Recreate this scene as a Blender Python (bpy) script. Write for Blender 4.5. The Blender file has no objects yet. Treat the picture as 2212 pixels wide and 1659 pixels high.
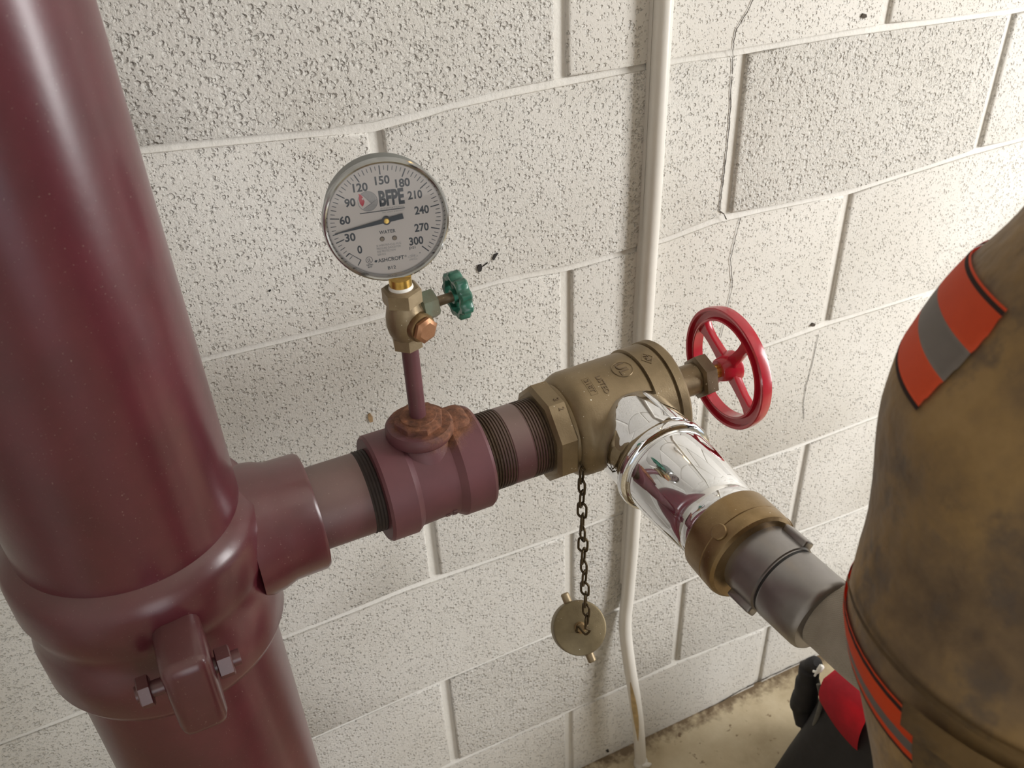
import bpy, bmesh, math, random
import numpy as np
from mathutils import Vector, Matrix, Euler

random.seed(7)
SC = bpy.context.scene
COL = SC.collection

# ------------------------------------------------------------------ camera
W_PX, H_PX = 2212, 1659
CAM = np.array([-0.238248, -0.812794, 1.520182])
YAW, PITCH, ROLL, FOC = 0.4212478, -0.6215611, -0.0448156, 2017.77
_f = np.array([math.sin(YAW) * math.cos(PITCH), math.cos(YAW) * math.cos(PITCH), math.sin(PITCH)])
_r = np.array([math.cos(YAW), -math.sin(YAW), 0.0])
_u = np.cross(_r, _f)
CR = _r * math.cos(ROLL) + _u * math.sin(ROLL)
CU = -_r * math.sin(ROLL) + _u * math.cos(ROLL)
CF = _f
cam_d = bpy.data.cameras.new('camera')
cam = bpy.data.objects.new('camera', cam_d)
COL.objects.link(cam)
cam.matrix_world = Matrix(((CR[0], CU[0], -CF[0], CAM[0]), (CR[1], CU[1], -CF[1], CAM[1]),
                           (CR[2], CU[2], -CF[2], CAM[2]), (0, 0, 0, 1)))
cam_d.sensor_width = 36.0
cam_d.lens = FOC * 36.0 / W_PX
cam_d.clip_start = 0.02
cam_d.dof.use_dof = True
cam_d.dof.focus_distance = 0.84
cam_d.dof.aperture_fstop = 13.0
SC.camera = cam

# ------------------------------------------------------------------ world, lights, exposure
wd = bpy.data.worlds.new('world'); SC.world = wd; wd.use_nodes = True
_bg = wd.node_tree.nodes['Background']
_bg.inputs[0].default_value = (0.80, 0.90, 1.0, 1); _bg.inputs[1].default_value = 1.2
SC.view_settings.view_transform = 'Standard'
SC.view_settings.look = 'None'
SC.view_settings.gamma = 1.0
SC.view_settings.use_curve_mapping = False
SC.view_settings.exposure = -0.17

def area(name, loc, target, sx, sy, power, color):
    l = bpy.data.lights.new(name, 'AREA'); l.shape = 'RECTANGLE'; l.size = sx; l.size_y = sy
    l.energy = power; l.color = color
    o = bpy.data.objects.new(name, l); COL.objects.link(o); o.location = loc
    o.rotation_euler = (Vector(target) - Vector(loc)).to_track_quat('-Z', 'Y').to_euler()
    return o
# daylight entering by the open door in the side wall, plus an added fill light at the rear doorway
area('door_daylight', (1.97, -1.22, 1.42), (0.3, -0.05, 1.15), 0.55, 1.65, 57.0, (1.0, 0.985, 0.97))
area('rear_fill_light', (-0.2, -2.95, 1.5), (0.0, 0.0, 0.9), 1.0, 1.7, 9.0, (1.0, 0.95, 0.90))

# ------------------------------------------------------------------ pixel helpers (a pixel gives a direction only)
def ray(u, v): return CF + CR * (u - W_PX / 2) / FOC - CU * (v - H_PX / 2) / FOC
def onY(u, v, y=0.0):
    d = ray(u, v); return CAM + d * ((y - CAM[1]) / d[1])
def onZ(u, v, z):
    d = ray(u, v); return CAM + d * ((z - CAM[2]) / d[2])
def onX(u, v, x):
    d = ray(u, v); return CAM + d * ((x - CAM[0]) / d[0])
def atd(u, v, w): return CAM + ray(u, v) * w
V = Vector

# ------------------------------------------------------------------ materials
MATS = {}
def nodes(name):
    m = bpy.data.materials.new(name); m.use_nodes = True
    nt = m.node_tree; b = nt.nodes['Principled BSDF']
    MATS[name] = m
    return m, nt, b
def N(nt, t, **kw):
    n = nt.nodes.new(t)
    for k, v in kw.items(): setattr(n, k, v)
    return n
def L(nt, a, b): nt.links.new(a, b)
def S(b, **kw):
    names = {'col': 'Base Color', 'rough': 'Roughness', 'metal': 'Metallic', 'coat': 'Coat Weight', 'coatr': 'Coat Roughness',
             'spec': 'Specular IOR Level', 'sheen': 'Sheen Weight', 'trans': 'Transmission Weight', 'ior': 'IOR', 'sss': 'Subsurface Weight'}
    for k, v in kw.items():
        i = b.inputs[names[k]]
        i.default_value = (*v, 1) if k == 'col' else v
def noise(nt, scale, detail=4, rough=.55, coord='Object', vec=None):
    n = N(nt, 'ShaderNodeTexNoise'); n.inputs['Scale'].default_value = scale
    n.inputs['Detail'].default_value = detail; n.inputs['Roughness'].default_value = rough
    if vec is None:
        g = N(nt, 'ShaderNodeNewGeometry'); vec = g.outputs['Position']
    L(nt, vec, n.inputs['Vector']); return n
def ramp(nt, src, stops):
    r = N(nt, 'ShaderNodeValToRGB')
    el = r.color_ramp.elements
    while len(el) < len(stops): el.new(0.5)
    for e, (p, c) in zip(el, stops):
        e.position = p; e.color = (*c, 1) if len(c) == 3 else c
    L(nt, src, r.inputs[0]); return r
def mixc(nt, fac, a, b):
    m = N(nt, 'ShaderNodeMix', data_type='RGBA')
    if hasattr(fac, 'is_linked'): L(nt, fac, m.inputs[0])
    else: m.inputs[0].default_value = fac
    for i, x in ((6, a), (7, b)):
        if hasattr(x, 'is_linked'): L(nt, x, m.inputs[i])
        else: m.inputs[i].default_value = (*x, 1)
    return m.outputs[2]
def mathn(nt, op, a, b=None, c=None):
    m = N(nt, 'ShaderNodeMath', operation=op)
    for i, x in enumerate((a, b, c)):
        if x is None: continue
        if hasattr(x, 'is_linked'): L(nt, x, m.inputs[i])
        else: m.inputs[i].default_value = x
    return m.outputs[0]
def bump(nt, b, h, strength, dist, normal=None):
    n = N(nt, 'ShaderNodeBump'); n.inputs['Strength'].default_value = strength; n.inputs['Distance'].default_value = dist
    L(nt, h, n.inputs['Height'])
    if normal is not None: L(nt, normal, n.inputs['Normal'])
    L(nt, n.outputs[0], b.inputs['Normal']); return n.outputs[0]
def position(nt): return N(nt, 'ShaderNodeNewGeometry').outputs['Position']

def simple(name, col, rough=.5, metal=0.0, var=.12, vscale=60, bmp=0.0, bscale=400, bdist=.0005, **kw):
    m, nt, b = nodes(name)
    S(b, rough=rough, metal=metal, **kw)
    n = noise(nt, vscale, 5, .6)
    lo = tuple(c * (1 - var) for c in col); hi = tuple(min(1, c * (1 + var)) for c in col)
    r = ramp(nt, n.outputs[0], [(.3, lo), (.7, hi)]); L(nt, r.outputs[0], b.inputs['Base Color'])
    if bmp:
        n2 = noise(nt, bscale, 3, .6); bump(nt, b, n2.outputs[0], bmp, bdist)
    return m

def block_mat(name, pit, fine, scale):
    """painted concrete block: pits and grain as relief only, colour nearly even"""
    m, nt, b = nodes(name)
    S(b, rough=.62, spec=.35)
    p = position(nt)
    big = noise(nt, 5, 4, .6)
    c = ramp(nt, big.outputs[0], [(.3, (.69, .665, .61)), (.7, (.755, .735, .69))])
    L(nt, c.outputs[0], b.inputs['Base Color'])
    warp = noise(nt, scale * 1.3, 3, .6)
    v1 = N(nt, 'ShaderNodeVectorMath', operation='MULTIPLY_ADD')
    L(nt, warp.outputs['Color'], v1.inputs[0]); v1.inputs[1].default_value = (.0035,) * 3; L(nt, p, v1.inputs[2])
    def pits(sc, cover, gain):
        vo = N(nt, 'ShaderNodeTexVoronoi', feature='F1'); vo.inputs['Scale'].default_value = sc
        L(nt, v1.outputs[0], vo.inputs['Vector'])
        sp = N(nt, 'ShaderNodeSeparateColor'); L(nt, vo.outputs['Color'], sp.inputs[0])
        r = mathn(nt, 'MULTIPLY_ADD', sp.outputs[0], .95, cover - .95)        # only some cells hold a pit
        e = mathn(nt, 'MULTIPLY', mathn(nt, 'SUBTRACT', r, vo.outputs['Distance']), gain)
        c_ = N(nt, 'ShaderNodeClamp'); L(nt, e, c_.inputs[0]); return c_.outputs[0]
    p1 = pits(scale, .62 + .1 * fine, 3.2); p2 = pits(scale * 1.9, .50 + .15 * fine, 3.0)
    grain = noise(nt, scale * 1.15, 6, .68)
    h = mathn(nt, 'MULTIPLY', p1, -pit)
    h = mathn(nt, 'MULTIPLY_ADD', p2, -pit * .55, h)
    h = mathn(nt, 'MULTIPLY_ADD', grain.outputs[0], fine, h)
    bump(nt, b, h, 1.0, .0015)
    return m
BM_COARSE = block_mat('painted_block_coarse', 1.7, 1.5, 190)
BM_MED = block_mat('painted_block_medium', 1.25, .85, 235)
BM_FINE = block_mat('painted_block_fine', 1.0, .35, 250)

def m_mortar():
    m, nt, b = nodes('painted_mortar'); S(b, rough=.6, spec=.35)
    n = noise(nt, 9, 4); r = ramp(nt, n.outputs[0], [(.3, (.70, .675, .62)), (.7, (.765, .745, .70))])
    L(nt, r.outputs[0], b.inputs['Base Color'])
    n2 = noise(nt, 160, 4, .6); bump(nt, b, n2.outputs[0], .55, .0016); return m
M_MORTAR = m_mortar()

def m_floor():
    m, nt, b = nodes('stained_concrete_floor'); S(b, rough=.55, spec=.4)
    n = noise(nt, 7, 6, .65); r = ramp(nt, n.outputs[0], [(.30, (.36, .285, .175)), (.52, (.50, .415, .275)), (.72, (.60, .52, .37))])
    sp = noise(nt, 60, 3, .5); sr = ramp(nt, sp.outputs[0], [(.66, (0, 0, 0)), (.72, (1, 1, 1))])
    c = mixc(nt, sr.outputs[0], r.outputs[0], (.20, .14, .08))
    # grime that has settled in the corner along the wall foot
    sep = N(nt, 'ShaderNodeSeparateXYZ'); L(nt, position(nt), sep.inputs[0])
    g = mathn(nt, 'MULTIPLY_ADD', sep.outputs[1], 14.0, 1.0)          # 1 at the wall, 0 at 7 cm
    gn = noise(nt, 38, 5, .7); g2 = mathn(nt, 'MULTIPLY', mathn(nt, 'MAXIMUM', g, 0.0), gn.outputs[0])
    gr = ramp(nt, g2, [(.30, (0, 0, 0)), (.48, (.9, .9, .9))])
    c = mixc(nt, gr.outputs[0], c, (.13, .085, .045))
    L(nt, c, b.inputs['Base Color'])
    n2 = noise(nt, 180, 4, .6); bump(nt, b, n2.outputs[0], .35, .001); return m
M_FLOOR = m_floor()
M_ROOM = simple('cream_room_paint', (.62, .60, .56), .6, var=.04, vscale=3)
M_CEIL = simple('white_ceiling_paint', (.78, .75, .69), .7, var=.03, vscale=3)
M_WHITE = simple('white_gloss_paint', (.76, .735, .68), .32, var=.03, vscale=25, bmp=.12, bscale=90, bdist=.001)

def m_maroon(name, col, rough, coat, dusty):
    m, nt, b = nodes(name); S(b, rough=rough, coat=coat, coatr=.22)
    n = noise(nt, 16, 5, .6); lo = tuple(c * .78 for c in col); hi = tuple(c * 1.2 for c in col)
    r = ramp(nt, n.outputs[0], [(.3, lo), (.7, hi)])
    # dust lies on surfaces that face up
    sep = N(nt, 'ShaderNodeSeparateXYZ'); L(nt, N(nt, 'ShaderNodeNewGeometry').outputs['Normal'], sep.inputs[0])
    d = mathn(nt, 'MULTIPLY', mathn(nt, 'MAXIMUM', sep.outputs[2], 0.0), dusty)
    c = mixc(nt, d, r.outputs[0], (.40, .33, .27))
    sp = noise(nt, 650, 2, .5); spr = ramp(nt, sp.outputs[0], [(.70, (0, 0, 0)), (.76, (.35, .35, .35))])
    c = mixc(nt, spr.outputs[0], c, (.42, .34, .28))
    L(nt, c, b.inputs['Base Color'])
    n2 = noise(nt, 120, 4, .55); bump(nt, b, n2.outputs[0], .12, .0008); return m
M_RISER = m_maroon('maroon_pipe_paint', (.088, .0125, .021), .33, .45, .12)
M_PIPE = m_maroon('maroon_fitting_paint', (.112, .040, .047), .45, .12, .30)

def m_rusty(center, rad):
    """maroon paint that has rusted through around a leaking joint"""
    m, nt, b = nodes('maroon_paint_with_rust'); S(b, rough=.55)
    n = noise(nt, 16, 5, .6); r = ramp(nt, n.outputs[0], [(.3, (.105, .040, .047)), (.7, (.155, .053, .062))])
    p = position(nt)
    vd = N(nt, 'ShaderNodeVectorMath', operation='DISTANCE'); L(nt, p, vd.inputs[0]); vd.inputs[1].default_value = center
    nn = noise(nt, 70, 6, .7)
    e = mathn(nt, 'MULTIPLY_ADD', nn.outputs[0], .030, vd.outputs['Value'])
    f = ramp(nt, e, [(rad + .004, (1, 1, 1)), (rad + .013, (0, 0, 0))])
    rn = noise(nt, 130, 6, .7); rc = ramp(nt, rn.outputs[0], [(.32, (.07, .030, .018)), (.48, (.155, .062, .032)), (.6, (.23, .095, .05)), (.70, (.33, .13, .06)), (.78, (.42, .28, .21))])
    c = mixc(nt, f.outputs[0], r.outputs[0], rc.outputs[0]); L(nt, c, b.inputs['Base Color'])
    hb = mathn(nt, 'MULTIPLY', rn.outputs[0], f.outputs[0])
    bump(nt, b, hb, .8, .0013)
    rr = mathn(nt, 'MULTIPLY_ADD', f.outputs[0], .3, .48); L(nt, rr, b.inputs['Roughness']); return m

M_THREAD = simple('raw_thread_steel', (.10, .068, .045), .45, .55, .3, 200)
M_DARKGAP = simple('dark_gap', (.03, .02, .017), .7, 0, .2, 200)  # near-black rings in the gap where the branch pipe enters the tee

def m_bronze(name, a, b_, rough=.42, metal=.72):
    m, nt, b = nodes(name); S(b, rough=rough, metal=metal)
    n = noise(nt, 32, 5, .6); r = ramp(nt, n.outputs[0], [(.28, a), (.72, b_)])
    sp = noise(nt, 420, 2, .5); spr = ramp(nt, sp.outputs[0], [(.735, (0, 0, 0)), (.76, (1, 1, 1))])
    c = mixc(nt, spr.outputs[0], r.outputs[0], (.72, .68, .58)); L(nt, c, b.inputs['Base Color'])
    n2 = noise(nt, 700, 3, .6); bump(nt, b, n2.outputs[0], .22, .0005)
    rr = ramp(nt, n.outputs[0], [(.3, (rough * .85,) * 3), (.7, (rough * 1.2,) * 3)]); L(nt, rr.outputs[0], b.inputs['Roughness']); return m
M_BRONZE = m_bronze('cast_bronze', (.195, .145, .085), (.30, .23, .138))
M_BRONZE_DK = m_bronze('dark_bronze', (.155, .115, .075), (.23, .175, .115), .4, .75)
M_OLDBRASS = m_bronze('tarnished_valve_brass', (.20, .15, .085), (.39, .31, .20), .45, .65)
M_BRASS = m_bronze('worn_brass', (.19, .125, .058), (.36, .255, .135), .32, .85)
M_BRIGHTBRASS = simple('bright_brass', (.72, .47, .13), .28, .9, .15, 200)
M_COPPER = m_bronze('brown_copper_plug', (.27, .125, .06), (.42, .22, .12), .42, .7)
M_VERDI = m_bronze('verdigris_brass', (.17, .13, .08), (.19, .26, .20), .5, .45)
M_CHROME = simple('polished_chrome', (.84, .85, .87), .035, 1.0, .02, 20)
M_STEEL = simple('polished_steel_bezel', (.46, .47, .47), .14, 1.0, .05, 60)
M_CASE = simple('grey_gauge_case', (.15, .162, .152), .36, .4, .06, 60)
M_ALU = simple('anodised_grey_aluminium', (.30, .285, .28), .33, .85, .1, 50)
M_DARKRUB = simple('black_rubber', (.012, .012, .013), .5, 0, .2, 80)
M_RED = simple('glossy_red_wheel_paint', (.46, .012, .03), .27, 0, .10, 60, bmp=.1, bscale=200, coat=.5, coatr=.12)
M_GREEN = simple('green_wheel_enamel', (.028, .125, .085), .3, 0, .3, 150, coat=.3)
M_DIAL = simple('white_dial', (.74, .67, .62), .5, 0, .01, 20)
M_INK = simple('black_dial_ink', (.012, .011, .012), .5, 0, .1, 50)
M_INKG = simple('grey_dial_ink', (.27, .25, .24), .5, 0, .05, 50)
M_INKL = simple('pale_grey_dial_ink', (.46, .43, .41), .5, 0, .05, 50)
M_INKR = simple('red_dial_ink', (.62, .015, .03), .5, 0, .05, 50)
M_TAPE = simple('white_thread_tape', (.80, .79, .74), .5, 0, .05, 300)
M_CAPBRASS = m_bronze('dull_cap_brass', (.135, .105, .06), (.25, .20, .115), .42, .7)
M_CHAIN = simple('dark_brass_chain', (.075, .052, .025), .42, .7, .3, 300)
M_CRACK = simple('crack_dark', (.07, .055, .042), .9, 0, .3, 200)  # dark brown for cracks, the gap along the wall foot and two marks
M_SPOT = simple('black_specks', (.018, .014, .012), .7, 0, .2, 200)
M_CHIP = simple('bare_tan_chip', (.36, .235, .12), .8, 0, .3, 200)
M_WEAR = simple('bare_ochre_under_paint', (.52, .38, .19), .5, 0, .25, 90)
M_BULB = None

def m_hose():
    m, nt, b = nodes('woven_hose_jacket'); S(b, rough=.75, sheen=.2)
    n = noise(nt, 40, 4); r = ramp(nt, n.outputs[0], [(.3, (.35, .305, .245)), (.7, (.46, .41, .34))]); L(nt, r.outputs[0], b.inputs['Base Color'])
    w = N(nt, 'ShaderNodeTexWave'); w.inputs['Scale'].default_value = 260; w.inputs['Distortion'].default_value = 1.5
    w.bands_direction = 'DIAGONAL'; L(nt, position(nt), w.inputs['Vector'])
    w2 = N(nt, 'ShaderNodeTexWave'); w2.inputs['Scale'].default_value = 330; w2.bands_direction = 'Y'; L(nt, position(nt), w2.inputs['Vector'])
    bump(nt, b, mathn(nt, 'ADD', w.outputs[1], w2.outputs[1]), .5, .0007); return m
M_HOSE = m_hose()

def m_coat():
    m, nt, b = nodes('tan_turnout_cloth'); S(b, rough=.82, sheen=.15)
    n = noise(nt, 13, 5, .6); r = ramp(nt, n.outputs[0], [(.30, (.085, .052, .028)), (.45, (.175, .112, .053)), (.58, (.265, .165, .062)), (.72, (.335, .215, .088))])
    n3 = noise(nt, 30, 4, .65); r3 = ramp(nt, n3.outputs[0], [(.54, (0, 0, 0)), (.68, (.7, .7, .7))])
    c = mixc(nt, r3.outputs[0], r.outputs[0], (.085, .062, .045)); L(nt, c, b.inputs['Base Color'])
    n2 = noise(nt, 900, 3, .6); nb = noise(nt, 26, 3, .5)
    b1 = bump(nt, b, nb.outputs[0], .5, .012); bump(nt, b, n2.outputs[0], .25, .0006, b1); return m
M_COAT = m_coat()
M_ORANGE = simple('fluorescent_orange_trim', (1.0, .125, .03), .55, 0, .05, 60)
M_SILVER = simple('grey_reflective_tape', (.30, .265, .24), .45, .2, .05, 60)
M_STITCH = simple('dark_stitching', (.06, .035, .03), .8, 0, .1, 60)
M_BLACK = simple('black_bag_cloth', (.014, .013, .014), .72, 0, .25, 60, bmp=.3, bscale=500)
M_GREYPIPING = simple('grey_piping', (.10, .095, .08), .7, 0, .2, 120)
M_REDCLOTH = simple('red_flap_cloth', (.62, .022, .045), .62, 0, .12, 40, bmp=.2, bscale=600)
M_SKIN = simple('skin', (.45, .27, .19), .5, 0, .05, 40)
M_HAIR = simple('dark_hair', (.03, .02, .015), .6, 0, .2, 200)
M_TROUSER = simple('tan_turnout_trousers', (.22, .145, .065), .85, 0, .3, 14, bmp=.3, bscale=40, bdist=.006)

# ------------------------------------------------------------------ mesh helpers
ROOT = {}
def empty(name, loc, label, cat, group=None):
    o = bpy.data.objects.new(name, None); COL.objects.link(o); o.location = V(loc); o.empty_display_size = .02
    o['label'] = label; o['category'] = cat
    if group: o['group'] = group
    ROOT[o.name] = V(loc); return o
def part(name, bm, mat, parent=None, sharp=35, smooth=True, label=None, kind=None):
    """link a bmesh (world coordinates) as one mesh object under parent"""
    off = V((0, 0, 0))
    if parent is not None:
        off = ROOT[parent.name]
    bmesh.ops.recalc_face_normals(bm, faces=bm.faces)
    for v in bm.verts: v.co -= off
    me = bpy.data.meshes.new(name); bm.to_mesh(me); bm.free()
    if smooth:
        me.polygons.foreach_set('use_smooth', [True] * len(me.polygons))
        me.set_sharp_from_angle(angle=math.radians(sharp))
    for mm in (mat if isinstance(mat, (list, tuple)) else [mat]): me.materials.append(mm)
    o = bpy.data.objects.new(name, me); COL.objects.link(o)
    if parent is not None:
        o.parent = parent; ROOT[o.name] = off
    else: ROOT[o.name] = V((0, 0, 0))
    if label: o['label'] = label
    if kind: o['kind'] = kind
    return o
def B(): return bmesh.new()
def basis(origin, zdir, up=(0, 0, 1)):
    z = V(zdir).normalized(); u = V(up)
    if abs(z.dot(u.normalized())) > .98: u = V((0, 1, 0)) if abs(z.y) < .9 else V((1, 0, 0))
    x = u.cross(z).normalized(); y = z.cross(x)
    return Matrix(((x.x, y.x, z.x, origin[0]), (x.y, y.y, z.y, origin[1]), (x.z, y.z, z.z, origin[2]), (0, 0, 0, 1)))
def rings(bm, rs, closed=True, cap0=True, cap1=True):
    vs = [[bm.verts.new(p) for p in r] for r in rs]
    n = len(vs[0])
    for a, b in zip(vs[:-1], vs[1:]):
        for i in range(n if closed else n - 1):
            j = (i + 1) % n
            try: bm.faces.new((a[i], a[j], b[j], b[i]))
            except ValueError: pass
    if cap0: bm.faces.new(vs[0][::-1])
    if cap1: bm.faces.new(vs[-1])
    return vs
def lathe(bm, prof, M, seg=48, cap0=True, cap1=True, ph=0.0):
    rs = []
    for z, r in prof:
        rs.append([M @ V((r * math.cos(2 * math.pi * i / seg + ph), r * math.sin(2 * math.pi * i / seg + ph), z)) for i in range(seg)])
    rings(bm, rs, True, cap0, cap1)
def prism(bm, n, r, z0, z1, M, ch=.0008, ph=0.0, seg=None):
    """hexagon nut with chamfered ends (r: across corners / 2)"""
    rs = []
    for z, k in ((z0, 1 - ch / r * 1.6), (z0 + ch, 1), (z1 - ch, 1), (z1, 1 - ch / r * 1.6)):
        rs.append([M @ V((r * k * math.cos(2 * math.pi * i / n + ph), r * k * math.sin(2 * math.pi * i / n + ph), z)) for i in range(n)])
    rings(bm, rs)
def tube(bm, pts, rad, seg=16, cap=True):
    pts = [V(p) for p in pts]; n = len(pts)
    rad = [rad] * n if not isinstance(rad, (list, tuple)) else rad
    t0 = (pts[1] - pts[0]).normalized(); nrm = t0.orthogonal().normalized(); rs = []
    for i, p in enumerate(pts):
        t = (pts[min(i + 1, n - 1)] - pts[max(i - 1, 0)]).normalized()
        nrm = (nrm - t * nrm.dot(t)).normalized(); bn = t.cross(nrm)
        rs.append([p + rad[i] * (nrm * math.cos(2 * math.pi * k / seg) + bn * math.sin(2 * math.pi * k / seg)) for k in range(seg)])
    rings(bm, rs, True, cap, cap)
def loop_tube(bm, pts, r, seg=8):
    pts = [V(p) for p in pts]; n = len(pts); c = sum(pts, V()) / n
    nz = (pts[0] - c).cross(pts[n // 4] - c).normalized(); rs = []
    for i, p in enumerate(pts):
        t = (pts[(i + 1) % n] - pts[i - 1]).normalized(); a = t.cross(nz).normalized()
        rs.append([bm.verts.new(p + r * (a * math.cos(2 * math.pi * k / seg) + nz * math.sin(2 * math.pi * k / seg))) for k in range(seg)])
    for i in range(n):
        A, Bq = rs[i], rs[(i + 1) % n]
        for k in range(seg):
            bm.faces.new((A[k], A[(k + 1) % seg], Bq[(k + 1) % seg], Bq[k]))
def box(bm, c, s, M=None, bev=0.0, bseg=2):
    M = M or Matrix.Identity(4)
    vs = [bm.verts.new(M @ V((c[0] + sx * s[0] / 2, c[1] + sy * s[1] / 2, c[2] + sz * s[2] / 2))) for sx in (-1, 1) for sy in (-1, 1) for sz in (-1, 1)]
    fs = [bm.faces.new([vs[i] for i in q]) for q in ((0, 1, 3, 2), (4, 6, 7, 5), (0, 4, 5, 1), (2, 3, 7, 6), (0, 2, 6, 4), (1, 5, 7, 3))]
    if bev:
        es = list({e for f in fs for e in f.edges})
        bmesh.ops.bevel(bm, geom=es, offset=bev, segments=bseg, affect='EDGES', profile=.5)
def smooth_path(pts, n=8):
    """Catmull-Rom"""
    P = [V(p) for p in pts]; P = [P[0] * 2 - P[1]] + P + [P[-1] * 2 - P[-2]]; out = []
    for i in range(1, len(P) - 2):
        for k in range(n):
            t = k / n; a, b, c, d = P[i - 1:i + 3]
            out.append(.5 * ((2 * b) + (c - a) * t + (2 * a - 5 * b + 4 * c - d) * t * t + (3 * b - a - 3 * c + d) * t ** 3))
    out.append(P[-2]); return out
def text_bm(s, extrude=0.0, bold=0.0, spacing=1.0):
    """letters as a bmesh in the xy plane, cap height 1, centred"""
    cu = bpy.data.curves.new('t', 'FONT'); cu.body = s; cu.size = 1.0; cu.extrude = extrude; cu.offset = bold
    cu.resolution_u = 3; cu.space_character = spacing
    o = bpy.data.objects.new('t', cu); COL.objects.link(o)
    dg = bpy.context.evaluated_depsgraph_get()
    me = bpy.data.meshes.new_from_object(o.evaluated_get(dg))
    bm = B(); bm.from_mesh(me)
    bpy.data.objects.remove(o); bpy.data.curves.remove(cu); bpy.data.meshes.remove(me)
    xs = [v.co.x for v in bm.verts]; ys = [v.co.y for v in bm.verts]
    x0, x1, y0, y1 = min(xs), max(xs), min(ys), max(ys)
    for v in bm.verts:
        v.co.x = (v.co.x - (x0 + x1) / 2) / (y1 - y0); v.co.y = (v.co.y - (y0 + y1) / 2) / (y1 - y0)
    return bm, (x1 - x0) / (y1 - y0)
def struct(name, bm, mat, **kw):
    o = part(name, bm, mat, None, **kw); o['kind'] = 'structure'; return o

# ------------------------------------------------------------------ the setting
FZ = .025
HC, KB = .2032, .4064
JPX = {  # bed joints as they run across the photograph (pixels on the wall face)
    6: [(305, 325), (540, 302), (807, 277), (1000, 222), (1214, 180), (1400, 143), (1455, 132), (1608, 110), (1819, 74), (2182, 25)],
    5: [(445, 775), (821, 686), (1104, 601), (1225, 580), (1380, 538), (1439, 519), (1570, 470), (1836, 415), (2119, 325)],
    4: [(1655, 748), (1785, 701), (2030, 625)],
    3: [(730, 1335), (840, 1288), (948, 1250), (1231, 1152), (1577, 1016), (1740, 959), (1890, 902)],
    2: [(690, 1590), (963, 1468), (1190, 1373), (1400, 1292), (1479, 1258), (1707, 1158), (1848, 1105)],
    1: [(979, 1651), (1230, 1537), (1456, 1435), (1658, 1354)],
}
JW = {k: sorted((float(p[0]), float(p[2])) for p in (onY(*q) for q in v)) for k, v in JPX.items()}
def zj(k, x):
    if k <= 0: return -.02
    if k not in JW: return k * HC
    P = JW[k]
    xs = [p[0] for p in P]; zs = [p[1] for p in P]
    if x < xs[0] - .15 or x > xs[-1] + .15: return k * HC
    return float(np.interp(x, xs, zs))
XO = {(5, 0): .0, (5, 1): .4144, (5, 2): .818, (4, 0): .1996, (4, 1): .604, (3, 0): .006, (3, 1): .410, (2, 0): .203, (2, 1): .612,
      (1, 0): .001, (1, 1): .4055, (0, 0): .202, (0, 1): .603, (6, 0): .1944, (6, -1): -.275, (4, -1): -.275, (2, -1): -.275, (0, -1): -.275}
def xj(row, n):
    return XO.get((row, n), n * KB + (0 if row % 2 else KB / 2))
COARSE = {(6, -1), (5, 1), (2, 0), (1, 0), (3, -9)}
FINE = {(6, 0), (6, 1), (4, 1), (4, 0), (3, 1), (2, 1), (0, 0), (0, 1), (5, 2)}
wall = bpy.data.objects.new('wall_back', None); COL.objects.link(wall); wall.location = (0, 0, FZ); wall['kind'] = 'structure'
ROOT['wall_back'] = V((0, 0, FZ))
for row in range(0, 13):
    for n in range(-5, 6):
        xa, xb = xj(row, n), xj(row, n + 1)
        if xb < -1.25 or xa > 1.75: continue
        g, hg = .0036, .0068
        xa += hg; xb -= hg
        pr = random.uniform(-.0008, .0008)
        z0a, z0b = (zj(row, xa) + g, zj(row, xb) + g); z1a, z1b = zj(row + 1, xa) - g, zj(row + 1, xb) - g
        bm = B()
        # bed joints wander, so each long edge is drawn in six steps
        st = [xa + (xb - xa) * i / 6 for i in range(7)]
        lo = [V((x, -pr, (zj(row, x) + g))) for x in st]; hi = [V((x, -pr, (zj(row + 1, x) - g))) for x in st]
        outer = lo + hi[::-1]
        front = [bm.verts.new(p) for p in outer]; back = [bm.verts.new(p + V((0, .06, 0))) for p in outer]
        m_ = len(outer); ff = bm.faces.new(front)
        for i in range(m_): bm.faces.new((front[i], back[i], back[(i + 1) % m_], front[(i + 1) % m_]))
        bmesh.ops.bevel(bm, geom=list(ff.edges), offset=.0042, segments=3, affect='EDGES', profile=.55)
        mat = BM_COARSE if (row, n) in COARSE else BM_FINE if (row, n) in FINE else BM_MED
        part('block', bm, mat, wall, sharp=60)
bm = B(); box(bm, (.25, .0405, 1.3), (3.2, .07, 2.75)); part('mortar', bm, M_MORTAR, wall)
# tooled bed joints stand a little prouder than the head joints
for k in range(1, 13):
    bm = B(); xs = [-1.25 + i * .05 for i in range(61)]
    rs = [[V((x, .0085, zj(k, x) - .0055)), V((x, .0020, zj(k, x) - .0042)), V((x, .0040, zj(k, x))), V((x, .0048, zj(k, x) + .0034)), V((x, .0085, zj(k, x) + .0045))] for x in xs]
    rings(bm, rs, False, False, False); part('bed_joint', bm, M_MORTAR, wall)

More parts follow.
